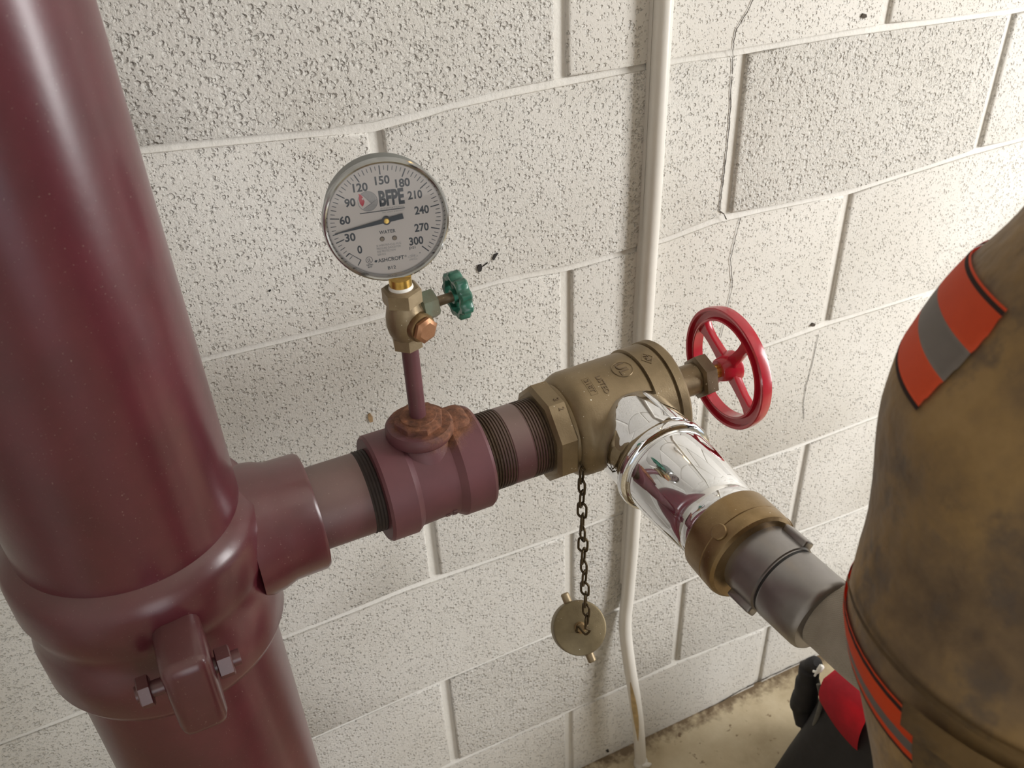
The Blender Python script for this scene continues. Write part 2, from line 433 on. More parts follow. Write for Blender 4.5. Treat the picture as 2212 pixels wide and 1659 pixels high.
def ribbon(bm, pxs, w, y=-.0011, steps=5, jit=.0006):
    pts = [V(onY(*q, y)) for q in pxs]; P = []
    for a, b in zip(pts[:-1], pts[1:]):
        for i in range(steps): P.append(a.lerp(b, i / steps) + V((random.uniform(-jit, jit), 0, random.uniform(-jit, jit))))
    P.append(pts[-1]); rs = []
    for i, p in enumerate(P):
        t = (P[min(i + 1, len(P) - 1)] - P[max(i - 1, 0)]).normalized(); s = V((t.z, 0, -t.x)); ww = w * random.uniform(.5, 1.2) / 2
        rs.append([p - s * ww, p - s * ww * .5 + V((0, -.0003, 0)), p + s * ww * .5 + V((0, -.0003, 0)), p + s * ww])
    rings(bm, rs, False, False, False)
for pxs, w in (([(1626, 0), (1612, 30), (1592, 62), (1585, 90), (1583, 120), (1582, 160)], .0011),
               ([(1580, 165), (1578, 230), (1574, 290), (1566, 360), (1558, 420), (1554, 455), (1563, 462), (1570, 474)], .0014),
               ([(1601, 470), (1592, 500), (1585, 530), (1578, 560), (1581, 590), (1582, 620), (1575, 650), (1568, 690), (1556, 730)], .0010),
               ([(1768, 722), (1762, 750), (1754, 790), (1742, 830), (1735, 870), (1736, 905)], .0010)):
    bm = B(); ribbon(bm, pxs, w); part('crack', bm, M_CRACK, wall)
bm = B(); ribbon(bm, [(1285, 1652), (1340, 1628), (1400, 1598), (1470, 1561), (1550, 1520), (1600, 1492), (1639, 1472), (1700, 1444), (1760, 1416)], .0035, -.0012, 9, .0012); part('crack', bm, M_CRACK, wall)
def blob(bm, u, v, pts, y=-.0015):
    vs = [bm.verts.new(V(onY(u + a, v + b, y))) for a, b in pts]; f = bm.faces.new(vs)
    r = bmesh.ops.extrude_face_region(bm, geom=[f]); 
    for e in r['geom']:
        if isinstance(e, bmesh.types.BMVert): e.co.y += .002
for u, v, pts, mt in ((1037, 580, [(-6, 0), (-3, -7), (3, -9), (5, -2), (3, 6), (-3, 8)], M_SPOT), (1068, 556, [(-4, 4), (0, -6), (9, -9), (3, 0), (-1, 7)], M_SPOT),
                     (1048, 573, [(-6, 4), (2, -3), (6, -6), (5, -3)], M_SPOT), (583, 628, [(-3, 1), (2, -2), (3, 0), (-1, 3)], M_SPOT),
                     (800, 903, [(-5, -6), (0, -10), (5, -2), (6, 8), (0, 10), (-4, 4)], M_CHIP), (1312, 1622, [(-3, 0), (2, -3), (4, 2), (0, 4)], M_SPOT),
                     (1757, 702, [(-6, 1), (-1, -4), (5, -2), (3, 3), (-3, 4)], M_CRACK), (1867, 35, [(-7, 2), (-2, -6), (5, -4), (6, 2), (0, 5)], M_CRACK)):
    bm = B(); blob(bm, u, v, pts); part('surface_mark', bm, mt, wall, smooth=False)

bm = B(); box(bm, (.7, -1.5, FZ - .03), (4.0, 3.14, .06)); struct('floor', bm, M_FLOOR)
bm = B(); box(bm, (.7, -1.5, 2.73), (4.0, 3.2, .06)); struct('ceiling', bm, M_CEIL)
bm = B(); box(bm, (-1.29, -1.5, 1.36), (.06, 3.1, 2.68)); struct('wall_left', bm, M_ROOM)
bm = B(); box(bm, (2.16, .05, 1.36), (.92, .06, 2.68)); struct('wall_back_extension', bm, M_ROOM)
bm = B()   # the wall behind the photographer, with a doorway
for c, s in (((-.985, -3.03, 1.36), (.57, .06, 2.68)), ((1.48, -3.03, 1.36), (2.36, .06, 2.68)), ((-.2, -3.03, 2.4), (1.0, .06, .6))): box(bm, c, s)
struct('wall_front', bm, M_ROOM)
bm = B()   # side wall with the door opening
for c, s in (((2.03, -.42, 1.36), (.06, .88, 2.68)), ((2.03, -2.28, 1.36), (.06, 1.50, 2.68)), ((2.03, -1.2, 2.50), (.06, .70, .40))): box(bm, c, s)
struct('wall_right', bm, M_ROOM)
bm = B()
for c, s in (((2.0, -.87, 1.16), (.05, .04, 2.27)), ((2.0, -1.53, 1.16), (.05, .04, 2.27)), ((2.0, -1.2, 2.28), (.05, .70, .04))): box(bm, c, s, bev=.004)
struct('door_1', bm, M_WHITE)

# ------------------------------------------------------------------ riser with its clamped outlet
AY, AZ = -.205, .977
RX, RR = -.2936, .0841
t = empty('riser_pipe', (RX, AY, FZ), 'large glossy maroon standpipe running floor to ceiling at the picture edge', 'pipe')
RTL = Matrix.Shear('XY', 4, (-.0101, 0.0))
Mz = Matrix.Translation((RX, AY, AZ)) @ RTL @ Matrix.Translation((0, 0, -AZ))
bm = B(); lathe(bm, [(FZ, RR), (2.69, RR)], Mz, 96); part('pipe', bm, M_RISER, t)
bm = B()
prof = [(.898, RR), (.903, .0925), (.912, .0965), (.945, .0968), (.957, .0945), (.967, .0925), (.977, .0945), (.988, .0975), (1.015, .0972), (1.026, .0945), (1.033, RR)]
lathe(bm, prof, Mz, 96, False, False); cl = part('clamp_housing', bm, M_RISER, t, sharp=50)
for s in (-1, 1):
    bm = B(); box(bm, (0, 0, 0), (.034, .060, .075), Matrix.Translation((RX + .012, AY + s * .112, .967)) , bev=.009, bseg=3); part('clamp_lug', bm, M_RISER, cl)
    bm = B(); M = basis((RX - .014, AY + s * .116, .967), (1, 0, 0)); lathe(bm, [(-.012, .006), (.062, .006)], M, 20); prism(bm, 6, .012, -.01, -.001, M); prism(bm, 6, .012, .045, .056, M)
    part('clamp_bolt', bm, M_RISER, cl)
bm = B(); Mx = basis((RX, AY, AZ), (1, 0, 0)); lathe(bm, [(.080, .058), (.098, .055), (.108, .0515), (.134, .051), (.137, .049)], Mx, 64); part('outlet_neck', bm, M_RISER, cl, sharp=50)

# ------------------------------------------------------------------ branch pipe and tee
t = empty('branch_pipe', (-.215, AY, AZ), 'short dull maroon pipe between the large standpipe and the rusty tee', 'pipe')
Mx = basis((0, AY, AZ), (1, 0, 0))
bm = B(); lathe(bm, [(-.178, .0362), (-.099, .0362)], Mx, 64); part('pipe_body', bm, M_PIPE, t)
bm = B(); prof = []
for i in range(5): prof += [(-.1125 + i * .0028, .0362), (-.1111 + i * .0028, .0369)]
lathe(bm, prof + [(-.0985, .036)], Mx, 64, False, False); part('thread', bm, M_DARKGAP, t, sharp=20)

TX = -.0545
t = empty('pipe_tee', (-.052, AY, AZ - .048), 'maroon cast iron tee with rust around its upright outlet', 'pipe fitting')
M_RUST = m_rusty((TX + .016, AY + .006, AZ + .062), .044)
bm = B()
prof = [(-.1015, .0385), (-.1015, .0460), (-.0990, .0480), (-.0765, .0480), (-.0738, .0462), (-.071, .0438), (-.052, .0430), (-.037, .0436), (-.033, .0462), (-.0305, .0478), (-.0065, .0478), (-.0035, .046), (-.0030, .0385)]
lathe(bm, prof, Mx, 80); part('tee_body', bm, M_RUST, t, sharp=30)
bm = B(); Mt = Matrix.Translation((TX, AY, AZ))
lathe(bm, [(.020, .034), (.037, .0275), (.043, .0245), (.0445, .0275), (.048, .0295), (.054, .0292), (.0565, .0272), (.0572, .0205)], Mt, 56); part('outlet_boss', bm, M_RUST, t, sharp=40)
bm = B(); prism(bm, 8, .0215, .054, .0635, Mt, .0012); lathe(bm, [(.062, .0165), (.0645, .0155), (.065, .010)], Mt, 40); part('bushing', bm, M_RUST, t)
# web between the boss and the end collar
bm = B(); box(bm, (TX + .031, AY + .004, AZ + .040), (.030, .034, .024), bev=.009, bseg=4); part('corner_web', bm, M_RUST, t, sharp=50)
bm = B()
for dx, da in ((-.004, 0), (.003, .06), (.002, -.10)):
    a = math.radians(212) + da; c = V((-.045 + dx, AY + .0438 * math.cos(a), AZ + .0438 * math.sin(a)))
    box(bm, (0, 0, 0), (.004, .0026, .0016), basis(c, (0, math.cos(a), math.sin(a))), bev=.0005)
part('cast_mark', bm, M_PIPE, t)

t = empty('pipe_nipple', (.03, AY, AZ - .036), 'maroon threaded nipple joining the tee to the bronze valve', 'pipe')
bm = B(); lathe(bm, [(-.006, .034), (.0205, .0352), (.0212, .0360), (.0385, .0360), (.0392, .0352), (.066, .034)], Mx, 64); part('pipe_body', bm, M_PIPE, t)
for x0, n in ((-.0040, 9), (.0393, 9)):
    bm = B(); prof = []
    for i in range(n): prof += [(x0 + i * .0027, .0346), (x0 + .0008 + i * .0027, .0346), (x0 + .0014 + i * .0027, .0362), (x0 + .0019 + i * .0027, .0362), (x0 + .0025 + i * .0027, .0346)]
    lathe(bm, prof, Mx, 64, False, False); part('thread', bm, M_THREAD, t, sharp=25)

# ------------------------------------------------------------------ gauge pipe, gauge valve and gauge
t = empty('gauge_stem_pipe', (TX, AY, 1.04), 'thin maroon upright pipe rising from the rusty tee to the gauge valve', 'pipe')
bm = B(); lathe(bm, [(1.030, .0071), (1.119, .0071)], Matrix.Translation((TX, AY, 0)), 32); part('pipe_body', bm, M_PIPE, t)

GX = TX - .0012
t = empty('gauge_valve', (GX, AY, 1.112), 'small tarnished brass shut-off valve with a green handle under the gauge', 'valve')
Mg = Matrix.Translation((GX, AY, 0))
bm = B(); prism(bm, 6, .0128, 1.1115, 1.1235, Mg, .001, .3); part('lower_hex', bm, M_OLDBRASS, t)
bm = B(); lathe(bm, [(1.121, .0108), (1.126, .0135), (1.133, .0150), (1.141, .0148), (1.148, .0134), (1.153, .0125)], Mg, 40); part('valve_body', bm, M_OLDBRASS, t)
bm = B(); prism(bm, 6, .0158, 1.1515, 1.1655, Mg, .0014, .52); part('upper_hex', bm, M_OLDBRASS, t)
bm = B(); Mp = basis((GX + .004, AY, 1.1345), (.30, -1, -.02)); lathe(bm, [(.006, .0118), (.0165, .0118), (.018, .0108)], Mp, 32); part('plug_collar', bm, M_BRASS, t)
bm = B(); prism(bm, 6, .0108, .0165, .0235, Mp, .002, .2); part('hex_plug', bm, M_COPPER, t)
bm = B(); Mb = basis((GX, AY, 1.1425), (1, .05, .04)); lathe(bm, [(.004, .0095), (.016, .009)], Mb, 32); part('bonnet_neck', bm, M_OLDBRASS, t)
bm = B(); prism(bm, 6, .0122, .0125, .0275, Mb, .0018, .35); part('packing_nut', bm, M_VERDI, t)
bm = B(); lathe(bm, [(.026, .0042), (.046, .0040)], Mb, 24); part('spindle', bm, M_BRONZE_DK, t)
bm = B()   # green wheel: scalloped rim, dished web with slots
rim = []; nl = 9; seg = 108
def scal(i, base, amp): return base + amp * math.cos(nl * 2 * math.pi * i / seg)
prof = [(.0420, .0138, .0006), (.0415, .0170, .0014), (.0430, .0185, .0018), (.0505, .0188, .0018), (.0522, .0172, .0014), (.0520, .0138, .0006), (.0478, .0132, .0), (.0420, .0138, .0006)]
rings(bm, [[Mb @ V((scal(i, r, a) * math.cos(2 * math.pi * i / seg), scal(i, r, a) * math.sin(2 * math.pi * i / seg), z)) for i in range(seg)] for z, r, a in prof], True, False, False)
gw = part('hand_wheel', bm, M_GREEN, t, sharp=40)
bm = B(); lathe(bm, [(.0415, .0058), (.050, .0058), (.0515, .0048)], Mb, 28)
for k in range(4):
    a = k * math.pi / 2 + .5; Mk = Mb @ Matrix.Rotation(a, 4, 'Z'); box(bm, (.0095, 0, .047), (.0105, .0068, .0030), Mk, bev=.0008)
part('wheel_spokes', bm, M_GREEN, gw)

# gauge, in its own dial frame: x right, y up, z out of the glass
gc = V((-.05875, -.19971, 1.21882)); el = math.radians(6.5); az = math.radians(-12)
gn = V((math.sin(az) * math.cos(el), -math.cos(az) * math.cos(el), math.sin(el)))
gxv = V((0, 0, 1)).cross(gn).normalized(); gyv = gn.cross(gxv)
MG = Matrix(((gxv.x, gyv.x, gn.x, gc.x), (gxv.y, gyv.y, gn.y, gc.y), (gxv.z, gyv.z, gn.z, gc.z), (0, 0, 0, 1)))
t = empty('pressure_gauge', (GX, AY, 1.166), 'round grey-cased water pressure gauge with a white dial reading about forty', 'gauge')
bm = B(); lathe(bm, [(-.0285, .0405), (-.0285, .0430), (-.027, .0448), (-.008, .0452), (-.006, .0452)], MG, 96); part('case', bm, M_CASE, t)
bm = B(); lathe(bm, [(-.0075, .0452), (-.0065, .0466), (-.0045, .0473), (-.0030, .0466), (-.0022, .0468), (-.0002, .0463), (.0004, .0452), (-.0004, .0440), (-.0022, .0434), (-.0030, .0430), (-.0050, .0430)], MG, 96, False, False); part('bezel', bm, M_STEEL, t, sharp=28)
DZ = -.0056
bm = B(); lathe(bm, [(DZ - .0008, .0436), (DZ, .0436)], MG, 96); dial = part('dial', bm, M_DIAL, t)
U = .0432 / 460.0
def gp(px, py, z=0.0): return MG @ V(((px - 815) * U, (828 - py) / .965 * U, DZ + z))
def gtext(s, px, py, h, wid=None, mat=M_INK, bold=0.0, name='dial_lettering', spacing=1.0, slant=0.0):
    bm, asp = text_bm(s, 0, bold, spacing)
    sy = h / .965 * U; sx = sy if wid is None else wid * U / asp
    c = V(((px - 815) * U, (828 - py) / .965 * U, DZ + .00012))
    for v in bm.verts: v.co = MG @ V((c.x + v.co.x * sx, c.y + v.co.y * sy, c.z))
    return part(name, bm, mat, dial, smooth=False)
def gquad(bm, pts, z=.00012):
    bm.faces.new([bm.verts.new(gp(a, b, z)) for a, b in pts])
def gring(bm, cx, cy, r0, r1, seg=40, z=.00012):
    A = [bm.verts.new(gp(cx + r0 * math.cos(2 * math.pi * i / seg), cy - r0 * math.sin(2 * math.pi * i / seg), z)) for i in range(seg)]
    Bq = [bm.verts.new(gp(cx + r1 * math.cos(2 * math.pi * i / seg), cy - r1 * math.sin(2 * math.pi * i / seg), z)) for i in range(seg)]
    for i in range(seg): bm.faces.new((A[i], A[(i + 1) % seg], Bq[(i + 1) % seg], Bq[i]))
bm = B()
for i in range(1, 61):
    a = math.radians(225 - i * 4.5); maj = i % 6 == 0
    r0, r1, w = (366, 438, 4.6) if maj else ((394, 438, 3.0) if i % 2 == 0 else (402, 436, 2.5))
    c, s = math.cos(a), math.sin(a); Fq = lambda r, o: MG @ V(((c * r - s * o) * U, (s * r + c * o) * U, DZ + .00012))
    bm.faces.new([bm.verts.new(Fq(r, o)) for r, o in ((r0, -w), (r1, -w), (r1, w), (r0, w))])
part('scale_ticks', bm, M_INK, dial, smooth=False)
for s, x, y in (('0', 575, 1035), ('30', 515, 927), ('60', 495, 787), ('90', 555, 658), ('120', 650, 552), ('150', 825, 518), ('180', 980, 558), ('210', 1065, 662), ('240', 1105, 787), ('270', 1088, 925), ('300', 1032, 1028)):
    gtext(s, x, y, 67, {1: 38, 2: 84, 3: 115}[len(s)], bold=.03, name='scale_number')
gtext('psi', 995, 1080, 34, 50); gtext('WATER', 812, 922, 28, 130, bold=.025, spacing=1.1); gtext('B12', 810, 1217, 27, 66, bold=.015)
gtext('ASHCROFT', 812, 1147, 32, 212, bold=.018); gtext('®', 932, 1140, 18, 18)
gtext('BFPE', 880, 658, 124, 198, bold=.045); gtext('INTERNATIONAL', 878, 738, 14, 190, mat=M_INKG, spacing=1.1)
gtext('FIRE, SAFETY & SECURITY', 880, 769, 11, 176, mat=M_INKG)
for i, (s, w) in enumerate((('SI WRSTRP-CUL-XLG', 198), ('PRESSURE GAUGE FOR', 194), ('FIRE PROTECTION', 148), ('SERVICE', 66))):
    gtext(s, 710 + w / 2, 1026 + 24 * i, 17, w, mat=M_INKG)
gtext('UL', 637, 1130, 28, 26, bold=.01); gtext('LISTED', 637, 1170, 13, 52, bold=.03); gtext('8D97', 637, 1188, 12, 36, bold=.03)
gtext('FM', 990, 1150, 18, 34, mat=M_INKG); gtext('APPROVED', 990, 1177, 9, 68, mat=M_INKG)
bm = B()
gring(bm, 637, 1130, 24, 28); part('listing_mark', bm, M_INK, dial, smooth=False)
bm = B()
for a, b in (((948, 1150), (990, 1130)), ((990, 1130), (1032, 1150)), ((1032, 1150), (990, 1170)), ((990, 1170), (948, 1150))):
    gquad(bm, (a, b, (b[0], b[1] + 3), (a[0], a[1] + 3)))
part('approval_mark', bm, M_INKL, dial, smooth=False)
bm = B(); gquad(bm, [(618, 749), (974, 749), (974, 756), (618, 756)]); part('rule_line', bm, M_INK, dial, smooth=False)
bm = B()
gquad(bm, [(482, 1052), (490, 1052), (575, 1118), (575, 1126)]); gquad(bm, [(567, 1120), (575, 1124), (546, 1164), (540, 1160)]); gquad(bm, [(482, 1052), (488, 1057), (462, 1078), (456, 1074)])
part('stop_mark', bm, M_INK, dial, smooth=False)
bm = B(); gquad(bm, [(1046, 1128), (1053, 1125), (1055, 1132), (1048, 1134)]); part('dial_dot', bm, M_INK, dial, smooth=False)
bm = B(); gquad(bm, [(676, 1152), (684, 1138), (704, 1140), (697, 1156), (688, 1158)])
part('maker_emblem', bm, M_INK, dial, smooth=False)
# round emblem: hatched grey sectors with a white wedge and a red flame
lc, lr = (692, 665), 77
def arc(a0, a1, n=16): return [(lc[0] + lr * math.cos(math.radians(a0 + (a1 - a0) * i / n)), lc[1] - lr * math.sin(math.radians(a0 + (a1 - a0) * i / n))) for i in range(n + 1)]
bm = B(); gquad(bm, [(720, 682)] + arc(12, 128), .00010); gquad(bm, [(722, 690)] + arc(-132, 8), .00010); part('emblem_sectors', bm, M_INKL, dial, smooth=False)
bm = B(); gring(bm, *lc, 74, 78, 48, .00014)
for i in range(9):      # hatching
    x = 664 + i * 10; y0 = lc[1] - math.sqrt(max(0, 72 ** 2 - (x - lc[0]) ** 2)); y1 = min(678, 600 + (x - 650) * 1.35 + 6) if x < 715 else 672
    gquad(bm, [(x, y0), (x + 2.4, y0), (x + 2.4, y1), (x, y1)], .00014)
for i in range(6):
    y = 694 + i * 8; hx = math.sqrt(max(0, 72 ** 2 - (y - lc[1]) ** 2)); xl = max(lc[0] - hx, 722 - (y - 688) * 1.75)
    gquad(bm, [(xl, y), (lc[0] + hx, y), (lc[0] + hx, y + 2.2), (xl, y + 2.2)], .00014)
gquad(bm, [(646, 602), (650, 600), (724, 684), (718, 686)], .00016); gquad(bm, [(652, 716), (720, 680), (766, 652), (767, 656), (722, 688), (655, 720)], .00016)
part('emblem_hatching', bm, M_INKG, dial, smooth=False)
bm = B(); gquad(bm, [(625, 640), (632, 618), (628, 598), (650, 612), (660, 632), (648, 638), (652, 650), (662, 644), (668, 664), (656, 690), (646, 700), (630, 676)], .0002); part('emblem_flame', bm, M_INKR, dial, smooth=False)
for x, y in ((763, 975), (862, 980)):
    bm = B(); lathe(bm, [(0, 20 * U), (.0003, 20 * U), (.0007, 15 * U)], Matrix.Translation(gp(x, y) - MG.to_translation()) @ MG, 20); part('dial_screw', bm, M_BRONZE_DK, dial)
# pointer at about forty
bm = B(); a = math.radians(187.5); c, s = math.cos(a), math.sin(a)
Fq = lambda r, o, z: MG @ V(((c * r - s * o) * U, (s * r + c * o) * U, DZ + z))
out = [(418, -2.5), (418, 2.5), (30, 17), (-30, 19), (-137, 21), (-137, -21), (-30, -19), (30, -17)]
rings(bm, [[Fq(r, o, .0012) for r, o in out], [Fq(r, o, .0018) for r, o in out]]); nd = part('pointer', bm, M_INK, t, smooth=False)
bm = B(); lathe(bm, [(DZ + .0008, 34 * U), (DZ + .0024, 34 * U)], MG, 32); part('pointer_hub', bm, M_INK, nd)
bm = B(); lathe(bm, [(DZ + .002, 25 * U), (DZ + .0030, 24 * U), (DZ + .0034, 18 * U)], MG, 28); part('pointer_pin', bm, M_BRIGHTBRASS, nd)
def m_glass():
    m, nt, b = nodes('gauge_glass'); nt.nodes.remove(b)
    o = nt.nodes['Material Output']; tr = N(nt, 'ShaderNodeBsdfTransparent'); gl = N(nt, 'ShaderNodeBsdfGlossy'); gl.inputs['Roughness'].default_value = .02
    fr = N(nt, 'ShaderNodeFresnel'); fr.inputs[0].default_value = 1.45; mx = N(nt, 'ShaderNodeMixShader')
    L(nt, fr.outputs[0], mx.inputs[0]); L(nt, tr.outputs[0], mx.inputs[1]); L(nt, gl.outputs[0], mx.inputs[2]); L(nt, mx.outputs[0], o.inputs[0]); return m
bm = B(); lathe(bm, [(-.0022, .0001), (-.0022, .0433)], MG, 72, False, False); part('glass', bm, m_glass(), t)
bm = B(); lathe(bm, [(1.1635, .0088), (1.1745, .0088)], Mg, 28); part('stem', bm, M_BRIGHTBRASS, t)
bm = B(); lathe(bm, [(1.1640, .0090), (1.1652, .0098), (1.1668, .0094), (1.1680, .0090)], Mg, 28); part('thread_tape', bm, M_TAPE, t)

# ------------------------------------------------------------------ bronze hose valve with red hand wheel
t = empty('hose_valve', (.13, AY, AZ - .05), 'cast bronze angle hose valve with a red four-spoked hand wheel', 'valve')
OX, OZ = .1365, .977
bm = B()
prism(bm, 8, .0475, .0575, .079, Mx, .003, math.pi / 8)
lathe(bm, [(.077, .0405), (.082, .0425), (.100, .0435), (.118, .044)], Mx, 64)
lathe(bm, [(.0795, .038), (.0815, .0435), (.0865, .0485), (.092, .0505), (.098, .0508), (.150, .0514), (.1575, .0514), (.158, .0500), (.1592, .0500), (.160, .0535), (.1795, .0538), (.1805, .0520), (.182, .0520), (.1825, .0550), (.190, .0552), (.192, .0540), (.1965, .046), (.200, .034), (.203, .024), (.206, .018)], Mx, 80)
Mo = basis((OX, AY, OZ), (0, -1, 0))
lathe(bm, [(.008, .0485), (.016, .0472), (.022, .0446), (.027, .0420), (.031, .0400), (.034, .0390), (.050, .038)], Mo, 64)
body = part('valve_body', bm, M_BRONZE, t, sharp=32)
NZ = AZ + .0052
Mn = basis((0, AY, NZ), (1, 0, 0))
bm = B(); lathe(bm, [(.196, .0190), (.203, .0162), (.236, .0156)], Mn, 48); part('bonnet_neck', bm, M_BRONZE, t)
bm = B(); prism(bm, 6, .0222, .231, .2475, Mn, .0022, .25); part('packing_nut', bm, M_BRONZE_DK, t)
bm = B(); lathe(bm, [(.246, .0065), (.262, .0065)], Mn, 28); prism(bm, 4, .0075, .252, .266, Mn, .0006, .4); part('spindle', bm, M_BRIGHTBRASS, t)
def wrap(s, x, ang, h, r, axisM=Mx, bold=.01, name='cast_lettering', wid=None, ex=.10):
    """raised letters bent round the valve barrel; top of the letters towards the wheel"""
    bm, asp = text_bm(s, ex, bold); sx = h if wid is None else wid / asp
    for v in bm.verts:
        a = ang + v.co.x * sx / r; rr = r + v.co.z * .0075
        v.co = V((x + v.co.y * h, AY + rr * math.cos(a), AZ + rr * math.sin(a)))
    return part(name, bm, M_BRONZE_DK, body, smooth=False)
# angles measured from +y (the wall) over the top towards the camera
wrap('UL', .1425, math.radians(98), .0095, .0512); wrap('LISTED', .1165, math.radians(109), .0052, .0508, wid=.0205); wrap('318T', .1045, math.radians(106), .0046, .0506, wid=.0155)
wrap('FM', .1695, math.radians(97), .0045, .0537, wid=.0072); wrap('2 1/2', .0715, math.radians(112), .0052, .0455, wid=.0135)
def wring(pts, r, w, name):
    bm = B(); P = [V((x, AY + r * math.cos(a), AZ + r * math.sin(a))) for x, a in pts]; loop_tube(bm, P, w, 6); part(name, bm, M_BRONZE, body)
wring([(.1425 + .0098 * math.cos(k * math.pi / 16), math.radians(98) + .0098 * math.sin(k * math.pi / 16) / .0512) for k in range(32)], .0514, .0007, 'cast_ring')
wring([(.1695 + .0058 * a, math.radians(97) + .0075 * b / .0538) for a, b in ((1, 0), (.5, .5), (0, 1), (-.5, .5), (-1, 0), (-.5, -.5), (0, -1), (.5, -.5))], .0538, .0005, 'cast_ring')
wring([(.1045 + .0034 * a, math.radians(106) + .0100 * b / .0506) for a, b in ((1, -1), (1, -.5), (1, 0), (1, .5), (1, 1), (0, 1), (-1, 1), (-1, .5), (-1, 0), (-1, -.5), (-1, -1), (0, -1))], .0507, .0005, 'cast_ring')
# hand wheel: channel-section rim open towards the valve, four spokes
WX = .2715; Mw = basis((WX, AY, NZ), (1, 0, 0), (0, 0, 1))
bm = B()
prof = [(-.0075, .0505), (-.0068, .0498), (.0045, .0500), (.0060, .0530), (.0062, .0590), (.0040, .0625), (-.0020, .0637), (-.0070, .0632), (-.0078, .0622), (-.0074, .0600), (-.0030, .0590), (-.0022, .0560), (-.0030, .0530), (-.0070, .0520), (-.0075, .0505)]
lathe(bm, prof, Mw, 96, False, False); wheel = part('hand_wheel', bm, M_RED, t, sharp=38)
bm = B(); lathe(bm, [(-.0125, .0105), (-.0115, .0115), (-.004, .0135), (.004, .0165), (.0075, .0160), (.0085, .0110)], Mw, 48); part('wheel_hub', bm, M_RED, wheel, sharp=40)
for k in range(4):
    th = math.radians(150 - 92 * k if k < 3 else -125)      # from the front (camera side, -y) upwards
    d = V((0, -math.cos(th), math.sin(th))); c = V((WX, AY, NZ)); w_ = V((1, 0, 0)).cross(d)
    bm = B(); rs = []
    for r, wd_, x0, x1 in ((.008, .0080, -.0035, .0055), (.018, .0062, -.0035, .0050), (.034, .0054, -.0036, .0042), (.044, .0064, -.0040, .0045), (.0515, .0105, -.0042, .0045)):
        p = c + d * r
        rs.append([p + w_ * wd_ + V((x0 * .2, 0, 0)), p + w_ * wd_ * .75 + V((x1, 0, 0)), p - w_ * wd_ * .75 + V((x1, 0, 0)), p - w_ * wd_ + V((x0 * .2, 0, 0)), p - w_ * wd_ * .8 + V((x0, 0, 0)), p + w_ * wd_ * .8 + V((x0, 0, 0))])
    rings(bm, rs); part('wheel_spoke', bm, M_RED, wheel, sharp=50)
bm = B(); lathe(bm, [(.0075, .007), (.013, .007), (.0135, .006)], Mw, 6); part('wheel_nut', bm, M_BRIGHTBRASS, wheel)

# ------------------------------------------------------------------ chrome adapter
t = empty('chrome_adapter', (OX, -.25, OZ - .04), 'mirror chrome hose adapter screwed on the bronze valve outlet', 'hose fitting')
bm = B()
lathe(bm, [(.031, .0375), (.0315, .0412), (.0335, .0422), (.074, .0424), (.082, .0428), (.0865, .0452), (.0890, .0465), (.0920, .0468), (.0948, .0462), (.0962, .0445), (.0968, .0420), (.0980, .0412), (.1000, .0418), (.106, .0418), (.120, .0414), (.140, .0402), (.158, .0384), (.168, .0372), (.1705, .0362), (.172, .0366), (.178, .0368), (.181, .0362), (.1815, .030)], Mo, 96)
part('adapter_body', bm, M_CHROME, t, sharp=30)
for a0 in (8, 240):      # rocker lugs: raised sectors of the collar
    bm = B(); rs = []
    for i in range(17):
        a = math.radians(a0 + 66 * i / 16); k = .0012 if 0 < i < 16 else .0004
        rs.append([Mo @ V((r * math.cos(a), r * math.sin(a), z)) for z, r in ((.034, .040), (.034, .0424 + k * .6), (.036, .0424 + k), (.076, .0426 + k), (.080, .0428 + k * .5), (.080, .040))])
    rings(bm, rs); part('rocker_lug', bm, M_CHROME, t, sharp=30)

# ------------------------------------------------------------------ fire hose with its couplings
t = empty('fire_hose', (.15, -.45, FZ), 'grey woven fire hose with brass swivel coupling on the chrome adapter', 'hose')
bm = B()
lathe(bm, [(.1815, .0350), (.1812, .0392), (.1830, .0405), (.1860, .0408), (.2035, .0410), (.2040, .0404), (.2046, .0410), (.2130, .0410), (.2160, .0400), (.2180, .0375), (.2182, .031)], Mo, 80)
cp = part('swivel_coupling', bm, M_BRASS, t, sharp=30, label='worn brass swivel ring')
for a in (math.radians(131), math.radians(251), math.radians(11)):
    Mk = Mo @ Matrix.Rotation(a, 4, 'Z') @ Matrix.Rotation(math.pi / 2, 4, 'Y')
    bm = B(); Mk2 = Mo @ Matrix.Rotation(a, 4, 'Z') @ Matrix.Translation((.040, 0, .206)) @ Matrix.Rotation(math.pi / 2, 4, 'Y'); lathe(bm, [(-.002, .0068), (.0028, .0066), (.0036, .0058)], Mk2, 28); part('pin_lug', bm, M_BRASS, cp)
tilt = Mo @ Matrix.Translation((0, 0, .215)) @ Matrix.Rotation(math.radians(-5.0), 4, 'Y')
